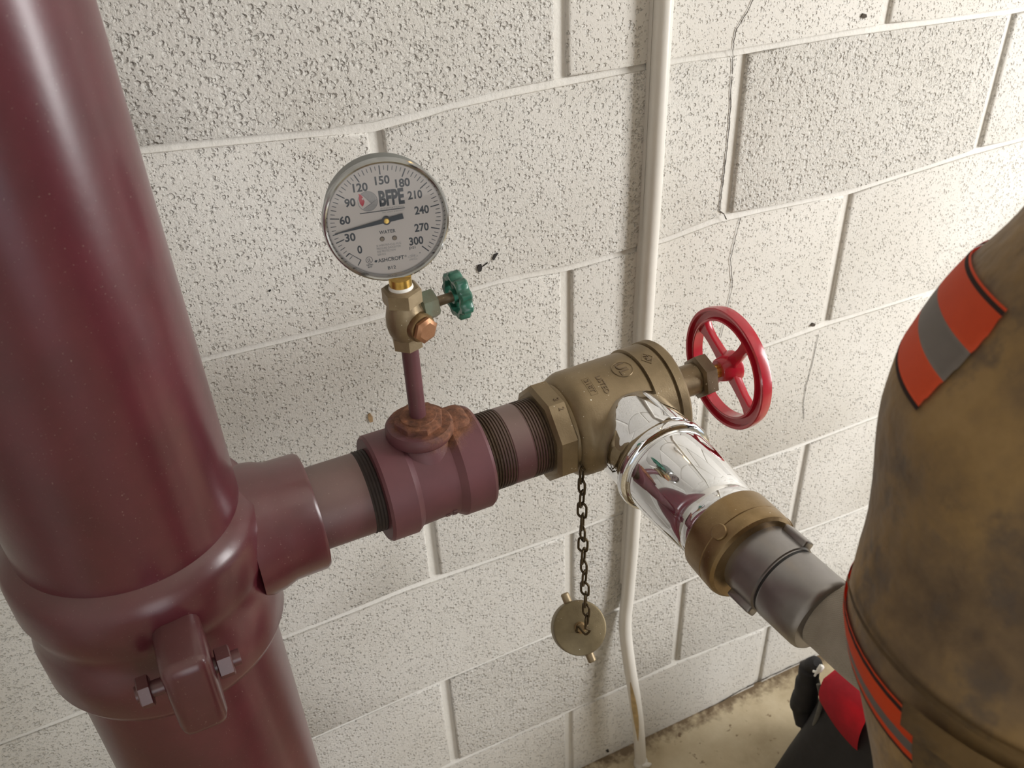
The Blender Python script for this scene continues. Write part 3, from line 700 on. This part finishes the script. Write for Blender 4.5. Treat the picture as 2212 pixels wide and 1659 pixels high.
# the sleeve leans a little towards +x
def MoT(dx=.0045): return basis((OX + .003, AY - .215, OZ), (.085, -1, -.01))
Ms = MoT()
bm = B(); lathe(bm, [(-.004, .0305), (.004, .0312), (.0305, .0312), (.0312, .0300), (.0322, .0300)], Ms, 72); ad = part('lugged_adapter', bm, M_ALU, t, sharp=30, label='grey aluminium lugged ring')
for a in (math.radians(46), math.radians(218)):
    bm = B(); box(bm, (.0325, 0, .0185), (.0075, .0125, .0235), Ms @ Matrix.Rotation(a, 4, 'Z'), bev=.0018, bseg=3); part('rocker_lug', bm, M_ALU, ad, sharp=30)
bm = B(); lathe(bm, [(.0310, .0298), (.0345, .0298)], Ms, 64, False, False); part('gasket_ring', bm, M_DARKRUB, ad)
bm = B(); lathe(bm, [(.0340, .0285), (.0345, .0302), (.036, .0308), (.068, .0304), (.0715, .0298), (.0735, .0282), (.0738, .025)], Ms, 72); part('hose_sleeve', bm, M_ALU, t, sharp=30, label='smooth grey metal hose sleeve')
hp = [V((.149, -.478, .9765)), V((.1525, -.50, .976)), V((.157, -.53, .9735)), V((.170, -.558, .965)), V((.20, -.575, .945)), V((.25, -.57, .90)), V((.31, -.54, .80)), V((.37, -.52, .55)), V((.42, -.53, .25)), V((.50, -.58, .075)), V((.66, -.70, .056)), V((.95, -.95, .056)), V((1.3, -1.1, .056))]
bm = B(); tube(bm, smooth_path(hp, 10), [.0262] * 10 + [.0272] * 200 if False else .0268, 40); part('hose_jacket', bm, M_HOSE, t, sharp=60)

# ------------------------------------------------------------------ cap on its chain
CX, CY = .0812, -.2425
cap_c = V(onY(1253, 1356, CY)); CX = float(onY(1252, 1020, CY)[0])
t = empty('chained_blanking_disc', tuple(cap_c), 'round tarnished brass cap hanging on a chain below the bronze valve', 'cap')
cn = ((V(CAM) - cap_c).normalized() + V(CR) * .22 - V(CU) * .05).normalized(); Mc = basis(cap_c, cn, CU)
bm = B(); lathe(bm, [(-.017, .0270), (-.0165, .0284), (-.001, .0288), (.0005, .0282), (.0012, .0265)], Mc, 72); dk = part('cap_disc', bm, M_CAPBRASS, t)
for a in (math.radians(111), math.radians(291)):
    bm = B(); Mk = Mc @ Matrix.Rotation(a, 4, 'Z') @ Matrix.Translation((.026, 0, -.008)) @ Matrix.Rotation(math.pi / 2, 4, 'Y'); lathe(bm, [(0, .0048), (.0115, .0045), (.0125, .0036)], Mk, 24); part('spanner_pin', bm, M_OLDBRASS, t)
bm = B(); lathe(bm, [(.001, .0064), (.002, .0064), (.0028, .0052), (.0062, .0050), (.0072, .0038)], Mc, 28); part('rivet', bm, M_BRASS, t)
def link_mesh():
    bm = B(); Lh, Wd = .0046, .0046; P = []
    for k in range(24):
        a = 2 * math.pi * k / 24; P.append(V((Wd * math.cos(a), 0, Wd * math.sin(a) + (Lh if math.sin(a) > .001 else -Lh if math.sin(a) < -.001 else 0))))
    loop_tube(bm, P, .00125, 8)
    me = bpy.data.meshes.new('chain_link'); bm.to_mesh(me); bm.free(); me.polygons.foreach_set('use_smooth', [True] * len(me.polygons)); me.materials.append(M_CHAIN); return me
LM = link_mesh()
z_top = float(onY(1252, 1020, CY)[2]); z_bot = cap_c.z + .026
nlk = int(round((z_top - z_bot) / .0152)) + 1
twist = [20, 75, 15, 100, 25, 65, 110, 20, 75, 15, 95, 30, 80, 20, 90]
for i in range(nlk):
    o = bpy.data.objects.new('chain_link', LM); COL.objects.link(o); o.parent = t
    f = i / max(1, nlk - 1)
    p = V((CX + (cap_c.x - CX) * f, CY - .004 - .010 * f * f, z_top + (z_bot - z_top) * f))
    o.location = p - cap_c; o.rotation_euler = (0, random.uniform(-.06, .06), math.radians(twist[i % len(twist)]) + .4)
bm = B(); hook = [V((CX, CY + .018, z_top + .030)), V((CX, CY + .002, z_top + .022)), V((CX, CY - .003, z_top + .012)), V((CX + .003, CY - .004, z_top + .005))]
tube(bm, smooth_path(hook, 6), .0013, 10); part('chain_hook', bm, M_CHAIN, t)
bm = B(); q = Mc @ V((0, 0, .0045)); zt = z_bot - .008
hook = [V((cap_c.x - .003, CY - .016, zt)), V((cap_c.x + .002, CY - .017, zt - .005)), V((cap_c.x - .002, CY - .015, zt - .011)), V((q.x - .004, q.y - .002, q.z + .006)), V((q.x - .006, q.y - .001, q.z - .001)), V((q.x - .001, q.y - .001, q.z - .005))]
tube(bm, smooth_path(hook, 8), .0013, 10); part('swivel_hook', bm, M_CHAIN, t)

# ------------------------------------------------------------------ painted conduit
t = empty('wall_conduit', (.34, -.03, FZ), 'thin white painted conduit running down the block wall to the floor', 'conduit')
cpx = [(1432, 0, -.0095), (1412, 400, -.0095), (1396, 650, -.0095), (1368, 1130, -.0095), (1357, 1270, -.011), (1350.5, 1350, -.017), (1358, 1425, -.027), (1370, 1500, -.036), (1379, 1570, -.040), (1383, 1640, -.041)]
P = [V(onY(u, v, y)) for u, v, y in cpx]
P[0] = V((P[1].x, -.0095, 2.69)); P[-1].z = FZ + .0; P[-1].x += .002
bm = B(); tube(bm, [P[0]] + smooth_path(P[1:], 8), .0098, 28); part('tube', bm, M_WHITE, t, sharp=60)
# paint bridging the tube to the wall
for s in (-1, 1):
    bm = B(); rs = []
    for z in np.linspace(.46, 2.68, 24):
        xc = float(np.interp(z, [P[3].z, P[1].z, 2.69], [P[3].x, P[1].x, P[0].x])); w_ = .0105 + random.uniform(-.0005, .0012)
        rs.append([V((xc + s * w_, .0012, z)), V((xc + s * .0088, -.0045, z)), V((xc + s * .004, -.002, z)), V((xc, .0012, z))])
    rings(bm, rs, True); part('paint_fillet', bm, M_WHITE, t, sharp=70)
bm = B()
for i, (u, v) in enumerate([(1361, 1415), (1368, 1450), (1374, 1490), (1379, 1525)]): pass
S_ = smooth_path(P[1:], 8)
seg_ = [p for p in S_ if .10 < p.z < .27]
bm = B(); tocam = lambda p: (V(CAM) - p).normalized()
rs = []
for i, p in enumerate(seg_):
    d = tocam(p); d = V((d.x, d.y, 0)).normalized(); s_ = V((-d.y, d.x, 0)) * -1; f = math.sin(math.pi * (i + .5) / len(seg_))
    rs.append([p + (d * math.cos(a) + s_ * math.sin(a)) * .01005 for a in (0.12 - .5 * f, .12 - .18 * f, .12 + .18 * f, .12 + .5 * f)])
rings(bm, rs, False, False, False); part('worn_patch', bm, M_WEAR, t, label='ochre streak where the white paint has worn off')
fp = P[-1]
bm = B(); lathe(bm, [(FZ, .0125), (FZ + .007, .0122), (FZ + .012, .0108), (FZ + .014, .0098)], Matrix.Translation((fp.x, fp.y, 0)), 28); part('floor_collar', bm, M_WHITE, t)
bm = B(); tube(bm, [fp + V((-.004, -.009, .012)), fp + V((.006, -.012, .010)), fp + V((.013, -.010, .004))], [.003, .0045, .0028], 12); part('paint_drip', bm, M_WHITE, t)

# ------------------------------------------------------------------ firefighter at the hose (only the coat side is in view)
PX, PY = .205, -.775
t = empty('person', (PX, PY, FZ), 'person in a tan turnout coat with orange trim standing beside the fire hose', 'person')
def ering(c, rt, dv, a, b, n=48, k=2.0, far=2.9):
    o = []
    for i in range(n):
        th = 2 * math.pi * i / n; cs, sn = math.cos(th), math.sin(th)
        o.append(c + rt * (a * (far if cs > 0 else 1.0) * math.copysign(abs(cs) ** (2 / k), cs)) + dv * (b * math.copysign(abs(sn) ** (2 / k), sn)))
    return o
# rings of the coat: left silhouette pixel, its distance along the view, half width, half depth, tilt of the ring
SIL = [(1893, 1705, .562, .112, .108, 0), (1885, 1650, .560, .112, .108, 0), (1876, 1570, .555, .110, .108, 0), (1862, 1490, .551, .108, .106, 0), (1850, 1410, .546, .104, .104, 0), (1841, 1320, .540, .104, .104, 0), (1841, 1262, .535, .104, .104, 0),
       (1850, 1160, .526, .104, .104, 2), (1866, 1060, .518, .104, .104, 4), (1888, 960, .510, .104, .104, 6), (1912, 860, .502, .102, .104, 8), (1938, 765, .494, .100, .104, 10), (2010, 665, .486, .098, .102, 12),
       (2090, 558, .476, .096, .102, 13), (2150, 490, .468, .096, .102, 13), (2215, 420, .458, .098, .104, 12), (2300, 330, .448, .100, .104, 10), (2400, 225, .436, .100, .104, 6)]
CR_ = []
for u, v, w_, a, b, tl in SIL:
    p = V(atd(u, v, w_)); hv = V((p.x - CAM[0], p.y - CAM[1], 0)).normalized(); rt = V((hv.y, -hv.x, 0))
    ax = (V((0, 0, 1)) * math.cos(math.radians(tl)) + (rt * .8 + hv * .6).normalized() * math.sin(math.radians(tl))).normalized()
    rt2 = (rt - ax * rt.dot(ax)).normalized(); dv = ax.cross(rt2)
    CR_.append([p + rt2 * a, rt2, dv, a, b])
# nearness makes the front of each ring bulge past its side point: shift rings until the outline itself passes the pixels
def to_px(p):
    d = np.array(p) - CAM; w_ = d @ CF; return np.array((W_PX / 2 + FOC * (d @ CR) / w_, H_PX / 2 - FOC * (d @ CU) / w_))
for it in range(4):
    for i, (u, v, w_, *_r) in enumerate(SIL):
        a_ = np.array(SIL[max(i - 1, 0)][:2], float); b_ = np.array(SIL[min(i + 1, len(SIL) - 1)][:2], float); d_ = (b_ - a_) / np.linalg.norm(b_ - a_)
        nl_ = np.array((d_[1], -d_[0]))                       # towards the valve
        if nl_[0] > 0: nl_ = -nl_
        ext = max((to_px(p) - np.array((u, v))) @ nl_ for p in ering(*CR_[i]) )
        CR_[i][0] = CR_[i][0] + CR_[i][1] * (float(ext) * w_ / FOC)
def coat_ring(s, grow=0.0, n=48):
    """ring at fractional index s, pushed out by grow"""
    i = int(max(0, min(len(CR_) - 2, math.floor(s)))); f = s - i
    A, Bq = CR_[i], CR_[i + 1]
    mix = lambda x, y: x.lerp(y, f) if hasattr(x, 'lerp') else x + (y - x) * f
    return ering(mix(A[0], Bq[0]), mix(A[1], Bq[1]), mix(A[2], Bq[2]), mix(A[3], Bq[3]) + grow, mix(A[4], Bq[4]) + grow, n)
bm = B(); body_rings = [coat_ring(i / 3, 0) for i in range(3 * (len(CR_) - 1) + 1)]
last = CR_[-1]; first = CR_[0]
hem0 = [p + V((0, 0, -.006)) for p in body_rings[0]]
mid_ = lambda q: q[0] + q[1] * (q[3] * .95)
top = []
for dz, f in ((.03, .97), (.055, .88), (.075, .72), (.09, .52), (.10, .36), (.125, .30)):
    c_ = mid_(last) + V((0, 0, dz)); top.append(ering(c_, last[1], last[2], last[3] * 1.95 * f, last[4] * min(1.0, f + .18), 48, 2.0, 1.0))
rs_all = [hem0] + body_rings + top
# creases: gentle folds pressed into the cloth
def fold(p):
    return (.0022) * math.sin(38 * p.z + 21 * p.x - 16 * p.y) + .0016 * math.sin(63 * p.x + 47 * p.z + 1.3)
rs2 = []
for r in rs_all:
    c = sum(r, V()) / len(r); rs2.append([p + (p - c).normalized() * fold(p) for p in r])
rings(bm, rs2, True, True, True); coat = part('coat', bm, M_COAT, t, sharp=80)
def strip(s0, s1, a0, a1, grow, mat, name, nn=22, ns=8, parent=None):
    """a sewn band lying on the coat between ring positions s0..s1 and angles a0..a1 (180 = the side towards the valve)"""
    n = 720; bm = B(); rows = []
    for j in range(ns + 1):
        s = s0 + (s1 - s0) * j / ns; R_ = coat_ring(s, 0, n); c = sum(R_, V()) / n; row = []
        for i in range(nn + 1):
            a = a0(j / ns) + (a1(j / ns) - a0(j / ns)) * i / nn if callable(a0) else a0 + (a1 - a0) * i / nn
            p = R_[int(round(a * 2)) % n]; d = (p - c).normalized(); row.append(p + d * (fold(p) + grow))
        rows.append(row)
    th = [[p - (p - sum(r, V()) / len(r)).normalized() * 0 for p in r] for r in rows]
    vs = [[bm.verts.new(p) for p in r] for r in th]
    for A, Bq in zip(vs[:-1], vs[1:]):
        for i in range(nn): bm.faces.new((A[i], A[i + 1], Bq[i + 1], Bq[i]))
    bmesh.ops.solidify(bm, geom=bm.faces[:], thickness=.0012)
    return part(name, bm, mat, parent or coat, sharp=60)
def ang_at(s_, ux):
    """ring angle on the near side where the coat passes under a given picture column"""
    R_ = coat_ring(s_, 0, 720)
    def col(p):
        d = np.array(p) - CAM; return W_PX / 2 + FOC * (d @ CR) / (d @ CF)
    return min((abs(col(R_[i]) - ux), i / 2) for i in range(360, 600))[1]
# sleeve band (three stripes) and hem band
A0, A1 = ang_at(11.2, 2006), ang_at(13.1, 2168)
for s0, s1, mt, nm, g in ((11.2, 11.72, M_ORANGE, 'orange_trim', .0016), (11.72, 12.28, M_SILVER, 'reflective_stripe', .0016), (12.28, 13.0, M_ORANGE, 'orange_trim', .0016), (13.0, 13.12, M_STITCH, 'trim_stitching', .0018), (13.12, 13.2, M_ORANGE, 'orange_trim', .0016), (11.12, 11.2, M_STITCH, 'trim_stitching', .0012)):
    e = lambda f, s0=s0, s1=s1: A0 + (A1 - A0) * ((s0 + (s1 - s0) * f) - 11.2) / 1.9
    strip(s0, s1, lambda f: 150, e, g, mt, nm)
H1 = ang_at(5.7, 1987)
for s0, s1, mt, nm in ((5.0, 5.2, M_ORANGE, 'orange_trim'), (5.2, 5.55, M_SILVER, 'reflective_stripe'), (5.55, 6.13, M_ORANGE, 'orange_trim'), (6.13, 6.22, M_STITCH, 'trim_stitching'), (6.22, 6.27, M_ORANGE, 'orange_trim'), (4.93, 5.0, M_STITCH, 'trim_stitching')):
    strip(s0, s1, 110, H1, .0016, mt, nm)
strip(.0, 6.5, H1 + .5, H1 + 75, .006, M_COAT, 'pocket'); strip(6.25, 6.75, H1 - .5, H1 + 77, .011, M_COAT, 'pocket_flap')
strip(6.82, 6.92, 195, H1 + 80, .0035, M_COAT, 'seam')

# the rest of the figure, out of the frame: one skinned body with head, arms and legs, trousers and boots
def skin_mesh(name, verts, edges, radii, mat, parent, root=0, sub=2):
    me = bpy.data.meshes.new(name); off = ROOT[parent.name]
    me.from_pydata([tuple(V(v) - off) for v in verts], edges, []); me.materials.append(mat)
    o = bpy.data.objects.new(name, me); COL.objects.link(o); o.parent = parent
    o.modifiers.new('skin', 'SKIN'); o.modifiers['skin'].use_smooth_shade = True
    for i, r in enumerate(radii):
        sv = me.skin_vertices[0].data[i]; sv.radius = (r, r) if not isinstance(r, tuple) else r; sv.use_root = (i == root)
    sb = o.modifiers.new('sub', 'SUBSURF'); sb.levels = sb.render_levels = sub
    return o
sh = CR_[-1][1]; fwd = V((-sh.y, sh.x, 0)).normalized() if V((-sh.y, sh.x, 0)).x > 0 else V((sh.y, -sh.x, 0)).normalized()
ch = mid_(CR_[-1]); hc = mid_(CR_[2]); hip = V((PX, PY, .93))
nk = ch + V((0, 0, .13)); hd = nk + V((0, 0, .125)) + fwd * .025
sh_l = ch - sh * .15 + V((0, 0, .01)); sh_r = ch + sh * .15 + V((0, 0, .01))
lx = .092
kn = [hip - sh * lx + V((0, 0, -.42)) + fwd * .02, hip + sh * lx + V((0, 0, -.42)) + fwd * .02]; an = [kn[0] + V((0, 0, -.40)) - fwd * .03, kn[1] + V((0, 0, -.40)) - fwd * .03]
el_l = V(atd(1900, 1250, .60)) + sh * .06; wr_l = el_l + fwd * .20 + V((0, 0, -.03)) + sh * .05
el_r = sh_r + sh * .07 + V((0, 0, -.28)) - fwd * .02; wr_r = el_r + fwd * .19 + V((0, 0, -.10)) - sh * .02
verts = [hip, hc.lerp(hip, .3) + V((0, 0, .04)), hc.lerp(ch, .5), ch + V((0, 0, -.02)), nk, hd, hd + V((0, 0, .06)), kn[0], an[0], kn[1], an[1], sh_r, el_r, wr_r, sh_l + sh * .03, el_l + sh * .03, wr_l]
edges = [(0, 1), (1, 2), (2, 3), (3, 4), (4, 5), (5, 6), (0, 7), (7, 8), (0, 9), (9, 10), (3, 11), (11, 12), (12, 13), (3, 14), (14, 15), (15, 16)]
body_o = skin_mesh('body', verts, edges, [.06, .055, .05, .05, .048, .085, .072, .055, .045, .055, .045, .05, .042, .030, .045, .040, .030], M_SKIN, t)
bm = B(); rings(bm, [ering(hip + V((0, 0, dz)), sh, fwd, .175 * f, .115 * f, 40, 2.2, 1.0) for dz, f in ((-.10, .55), (-.07, .85), (-.03, 1.0), (.05, 1.0), (.13, .92))]); part('trouser_seat', bm, M_TROUSER, t, sharp=70)
for k_, a_, sg in zip(kn, an, (-1, 1)):
    h0 = hip + sh * (lx * sg)
    bm = B(); tube(bm, smooth_path([h0 + V((0, 0, .12)) - sh * (.02 * sg), h0, h0.lerp(k_, .5), k_, k_.lerp(a_, .6), a_ + V((0, 0, -.01))], 5), [.095] * 5 + [.095] * 5 + [.09] * 5 + [.085] * 5 + [.085] * 5 + [.088], 28); part('trouser_leg', bm, M_TROUSER, t, sharp=70)
    bm = B(); q0 = V((a_.x, a_.y, FZ)); tube(bm, [q0 - fwd * .05 + V((0, 0, .055)), q0 + fwd * .04 + V((0, 0, .055)), q0 + fwd * .12 + V((0, 0, .045)), q0 + fwd * .19 + V((0, 0, .034))], [.054, .054, .045, .032], 24); tube(bm, [q0 + V((0, 0, .05)), a_ + V((0, 0, .08))], .062, 24); part('boot', bm, M_DARKRUB, t)
for a_, b_, c_ in ((sh_r, el_r, wr_r),):
    bm = B(); tube(bm, smooth_path([a_ - sh * .04, a_ + sh * .02, a_.lerp(b_, .5) + sh * .015, b_, b_.lerp(c_, .5), b_.lerp(c_, .95)], 5), [.085] * 5 + [.092] * 5 + [.085] * 5 + [.080] * 5 + [.072] * 5 + [.062], 28); part('coat_sleeve', bm, M_COAT, coat, sharp=70)
bm = B(); tube(bm, smooth_path([el_l + sh * .02 - fwd * .03, el_l + fwd * .05 + sh * .02, el_l.lerp(wr_l, .6), el_l.lerp(wr_l, .95)], 5), [.075] * 5 + [.075] * 5 + [.068] * 5 + [.060], 28); part('coat_sleeve', bm, M_COAT, coat, sharp=70)
bm = B(); lathe(bm, [(0, .075), (.02, .072), (.05, .070), (.05, .062), (.0, .062)], Matrix.Translation(ch + V((0, 0, .10))), 32, False, False); part('coat_collar', bm, M_COAT, coat, sharp=70)
bm = B(); bmesh.ops.create_uvsphere(bm, u_segments=28, v_segments=18, radius=.104, matrix=Matrix.Translation(hd + V((0, 0, .035)) - fwd * .012) @ Matrix.Diagonal((.95, .95, .95, 1)))
bmesh.ops.delete(bm, geom=[v for v in bm.verts if (v.co - hd).dot(fwd) > .02 and v.co.z < hd.z + .07 or v.co.z < hd.z - .03], context='VERTS'); part('hair', bm, M_HAIR, t)

# face (looking away past the hose) and gloved hands
fd = (fwd + V((0, 0, -.05))).normalized(); fr = fd.cross(V((0, 0, 1))).normalized()
for sgn in (-1, 1):
    bm = B(); bmesh.ops.create_uvsphere(bm, u_segments=16, v_segments=10, radius=.012, matrix=Matrix.Translation(hd + fd * .078 + fr * (.032 * sgn) + V((0, 0, .012)))); part('eye', bm, M_TAPE, t)
    bm = B(); bmesh.ops.create_uvsphere(bm, u_segments=14, v_segments=10, radius=.028, matrix=Matrix.Translation(hd + fr * (.086 * sgn) + V((0, 0, 0))) @ Matrix.Diagonal((.4, .7, 1.1, 1))); part('ear', bm, M_SKIN, t)
bm = B(); tube(bm, smooth_path([hd + fd * .080 + V((0, 0, .022)), hd + fd * .098 + V((0, 0, -.008)), hd + fd * .102 + V((0, 0, -.022)), hd + fd * .082 + V((0, 0, -.030))], 4), [.008] * 4 + [.011] * 4 + [.014] * 4 + [.009], 12); part('nose', bm, M_SKIN, t)
bm = B(); tube(bm, [hd + fd * .074 + fr * -.026 + V((0, 0, -.054)), hd + fd * .084 + V((0, 0, -.052)), hd + fd * .074 + fr * .026 + V((0, 0, -.054))], [.004, .007, .004], 10); part('mouth', bm, M_COPPER, t)
for w0, e0, sg in ((wr_r, el_r, -1), (wr_l, el_l, 1)):
    hv_ = (w0 - e0).normalized(); hs_ = hv_.cross(V((0, 0, 1))).normalized() * sg; hu_ = V((0, 0, 1)) - hv_ * hv_.z
    bm = B(); tube(bm, [w0 - hv_ * .02, w0 + hv_ * .03, w0 + hv_ * .09], [.034, .040, .036], 18)
    for k, ln in enumerate((.070, .082, .078, .062)):
        b0 = w0 + hv_ * .088 + hs_ * (-.030 + .020 * k); tube(bm, smooth_path([b0 - hv_ * .02, b0 + hv_ * ln * .4 - hu_ * .006, b0 + hv_ * ln * .8 - hu_ * .028, b0 + hv_ * ln - hu_ * .05], 3), .0105, 10)
    b0 = w0 + hv_ * .035 + hs_ * -.036; tube(bm, [b0, b0 + hv_ * .03 - hs_ * .022 - hu_ * .01, b0 + hv_ * .06 - hs_ * .024 - hu_ * .03], [.013, .0125, .010], 10)
    part('glove', bm, M_DARKRUB, t)

# ------------------------------------------------------------------ black bag with a red flap on the floor
bx = .53
t = empty('gear_bag', (.60, -.28, FZ), 'black cloth gear bag with a red flap on the floor behind the hose', 'bag')
def bagring(z, x0, x1, y0, y1, k=4.5, n=40):
    c = V(((x0 + x1) / 2, (y0 + y1) / 2, z)); return ering(c, V((1, 0, 0)), V((0, 1, 0)), (x1 - x0) / 2, (y1 - y0) / 2, n, k, 1.0)
bm = B()
rings(bm, [bagring(FZ, .475, .74, -.44, -.165), bagring(FZ + .02, .465, .75, -.45, -.155), bagring(.12, .485, .73, -.445, -.165), bagring(.20, .505, .71, -.44, -.178), bagring(.28, .523, .69, -.43, -.186), bagring(.335, .536, .67, -.42, -.192), bagring(.352, .550, .65, -.41, -.20)])
bag = part('bag_body', bm, M_BLACK, t, sharp=60)
rp = [V(onX(*q, .522)) for q in ((1779, 1466), (1884, 1533), (1852, 1624), (1776, 1524))]
bm = B(); rows = []
for f in np.linspace(0, 1, 9):
    row = []
    for g in np.linspace(0, 1, 9):
        p = rp[0].lerp(rp[1], g).lerp(rp[3].lerp(rp[2], g), f); p.x += -.008 * math.sin(math.pi * f) - .004 * math.sin(math.pi * g); row.append(p)
    rows.append(row)
toprow = [[p + V((.02, 0, .010)) for p in rows[0]], [p + V((.05, 0, .012)) for p in rows[0]], [p + V((.10, 0, .006)) for p in rows[0]]]
rings(bm, toprow[::-1] + rows, False, False, False); bmesh.ops.solidify(bm, geom=bm.faces[:], thickness=.003); part('flap', bm, M_REDCLOTH, t, sharp=60, label='red cloth flap')
sp = [V(onX(*q, .545)) for q in ((1765, 1432), (1750, 1440), (1746, 1465), (1741, 1500), (1735, 1525), (1742, 1560), (1752, 1590))]
bm = B(); tube(bm, smooth_path(sp, 5), [.006] + [.012] * 5 + [.016] * 5 + [.019] * 5 + [.021] * 5 + [.018] * 5 + [.012] * 5, 16); part('strap', bm, M_BLACK, t)
sp = [V(onX(*q, .522)) for q in ((1768, 1478), (1774, 1510), (1766, 1545), (1752, 1585), (1735, 1620), (1712, 1665))]
bm = B(); tube(bm, smooth_path(sp, 5), .0035, 10); part('piping', bm, M_GREYPIPING, t)
sp = [V(onX(*q, .515)) for q in ((1757, 1450), (1764, 1452), (1770, 1447), (1776, 1438))]
bm = B(); tube(bm, smooth_path(sp, 4), [.002] * 4 + [.003] * 4 + [.0045] * 4 + [.002], 8)
tube(bm, [V(onX(1764, 1452, .515)), V(onX(1760, 1460, .515))], .0016, 8); part('frayed_tie', bm, M_TAPE, t, label='frayed white tie')

# ------------------------------------------------------------------ small lamp added above the frame to make the warm dot in the chrome
t = empty('added_wall_lamp', (.24, -.01, 1.49), 'small warm bulb lamp added on the block wall for its reflection in the chrome', 'lamp')
bm = B(); M = basis((.24, 0, 1.49), (0, -1, 0)); lathe(bm, [(0, .03), (.008, .03), (.012, .024), (.03, .014), (.04, .013)], M, 32); part('lamp_base', bm, M_WHITE, t)
mb, nt, b = nodes('warm_bulb'); S(b, col=(.9, .7, .4), rough=.3); b.inputs['Emission Color'].default_value = (1, .62, .25, 1); b.inputs['Emission Strength'].default_value = 9.0
bm = B(); bmesh.ops.create_uvsphere(bm, u_segments=20, v_segments=12, radius=.012, matrix=Matrix.Translation((.24, -.052, 1.49))); part('bulb', bm, mb, t)
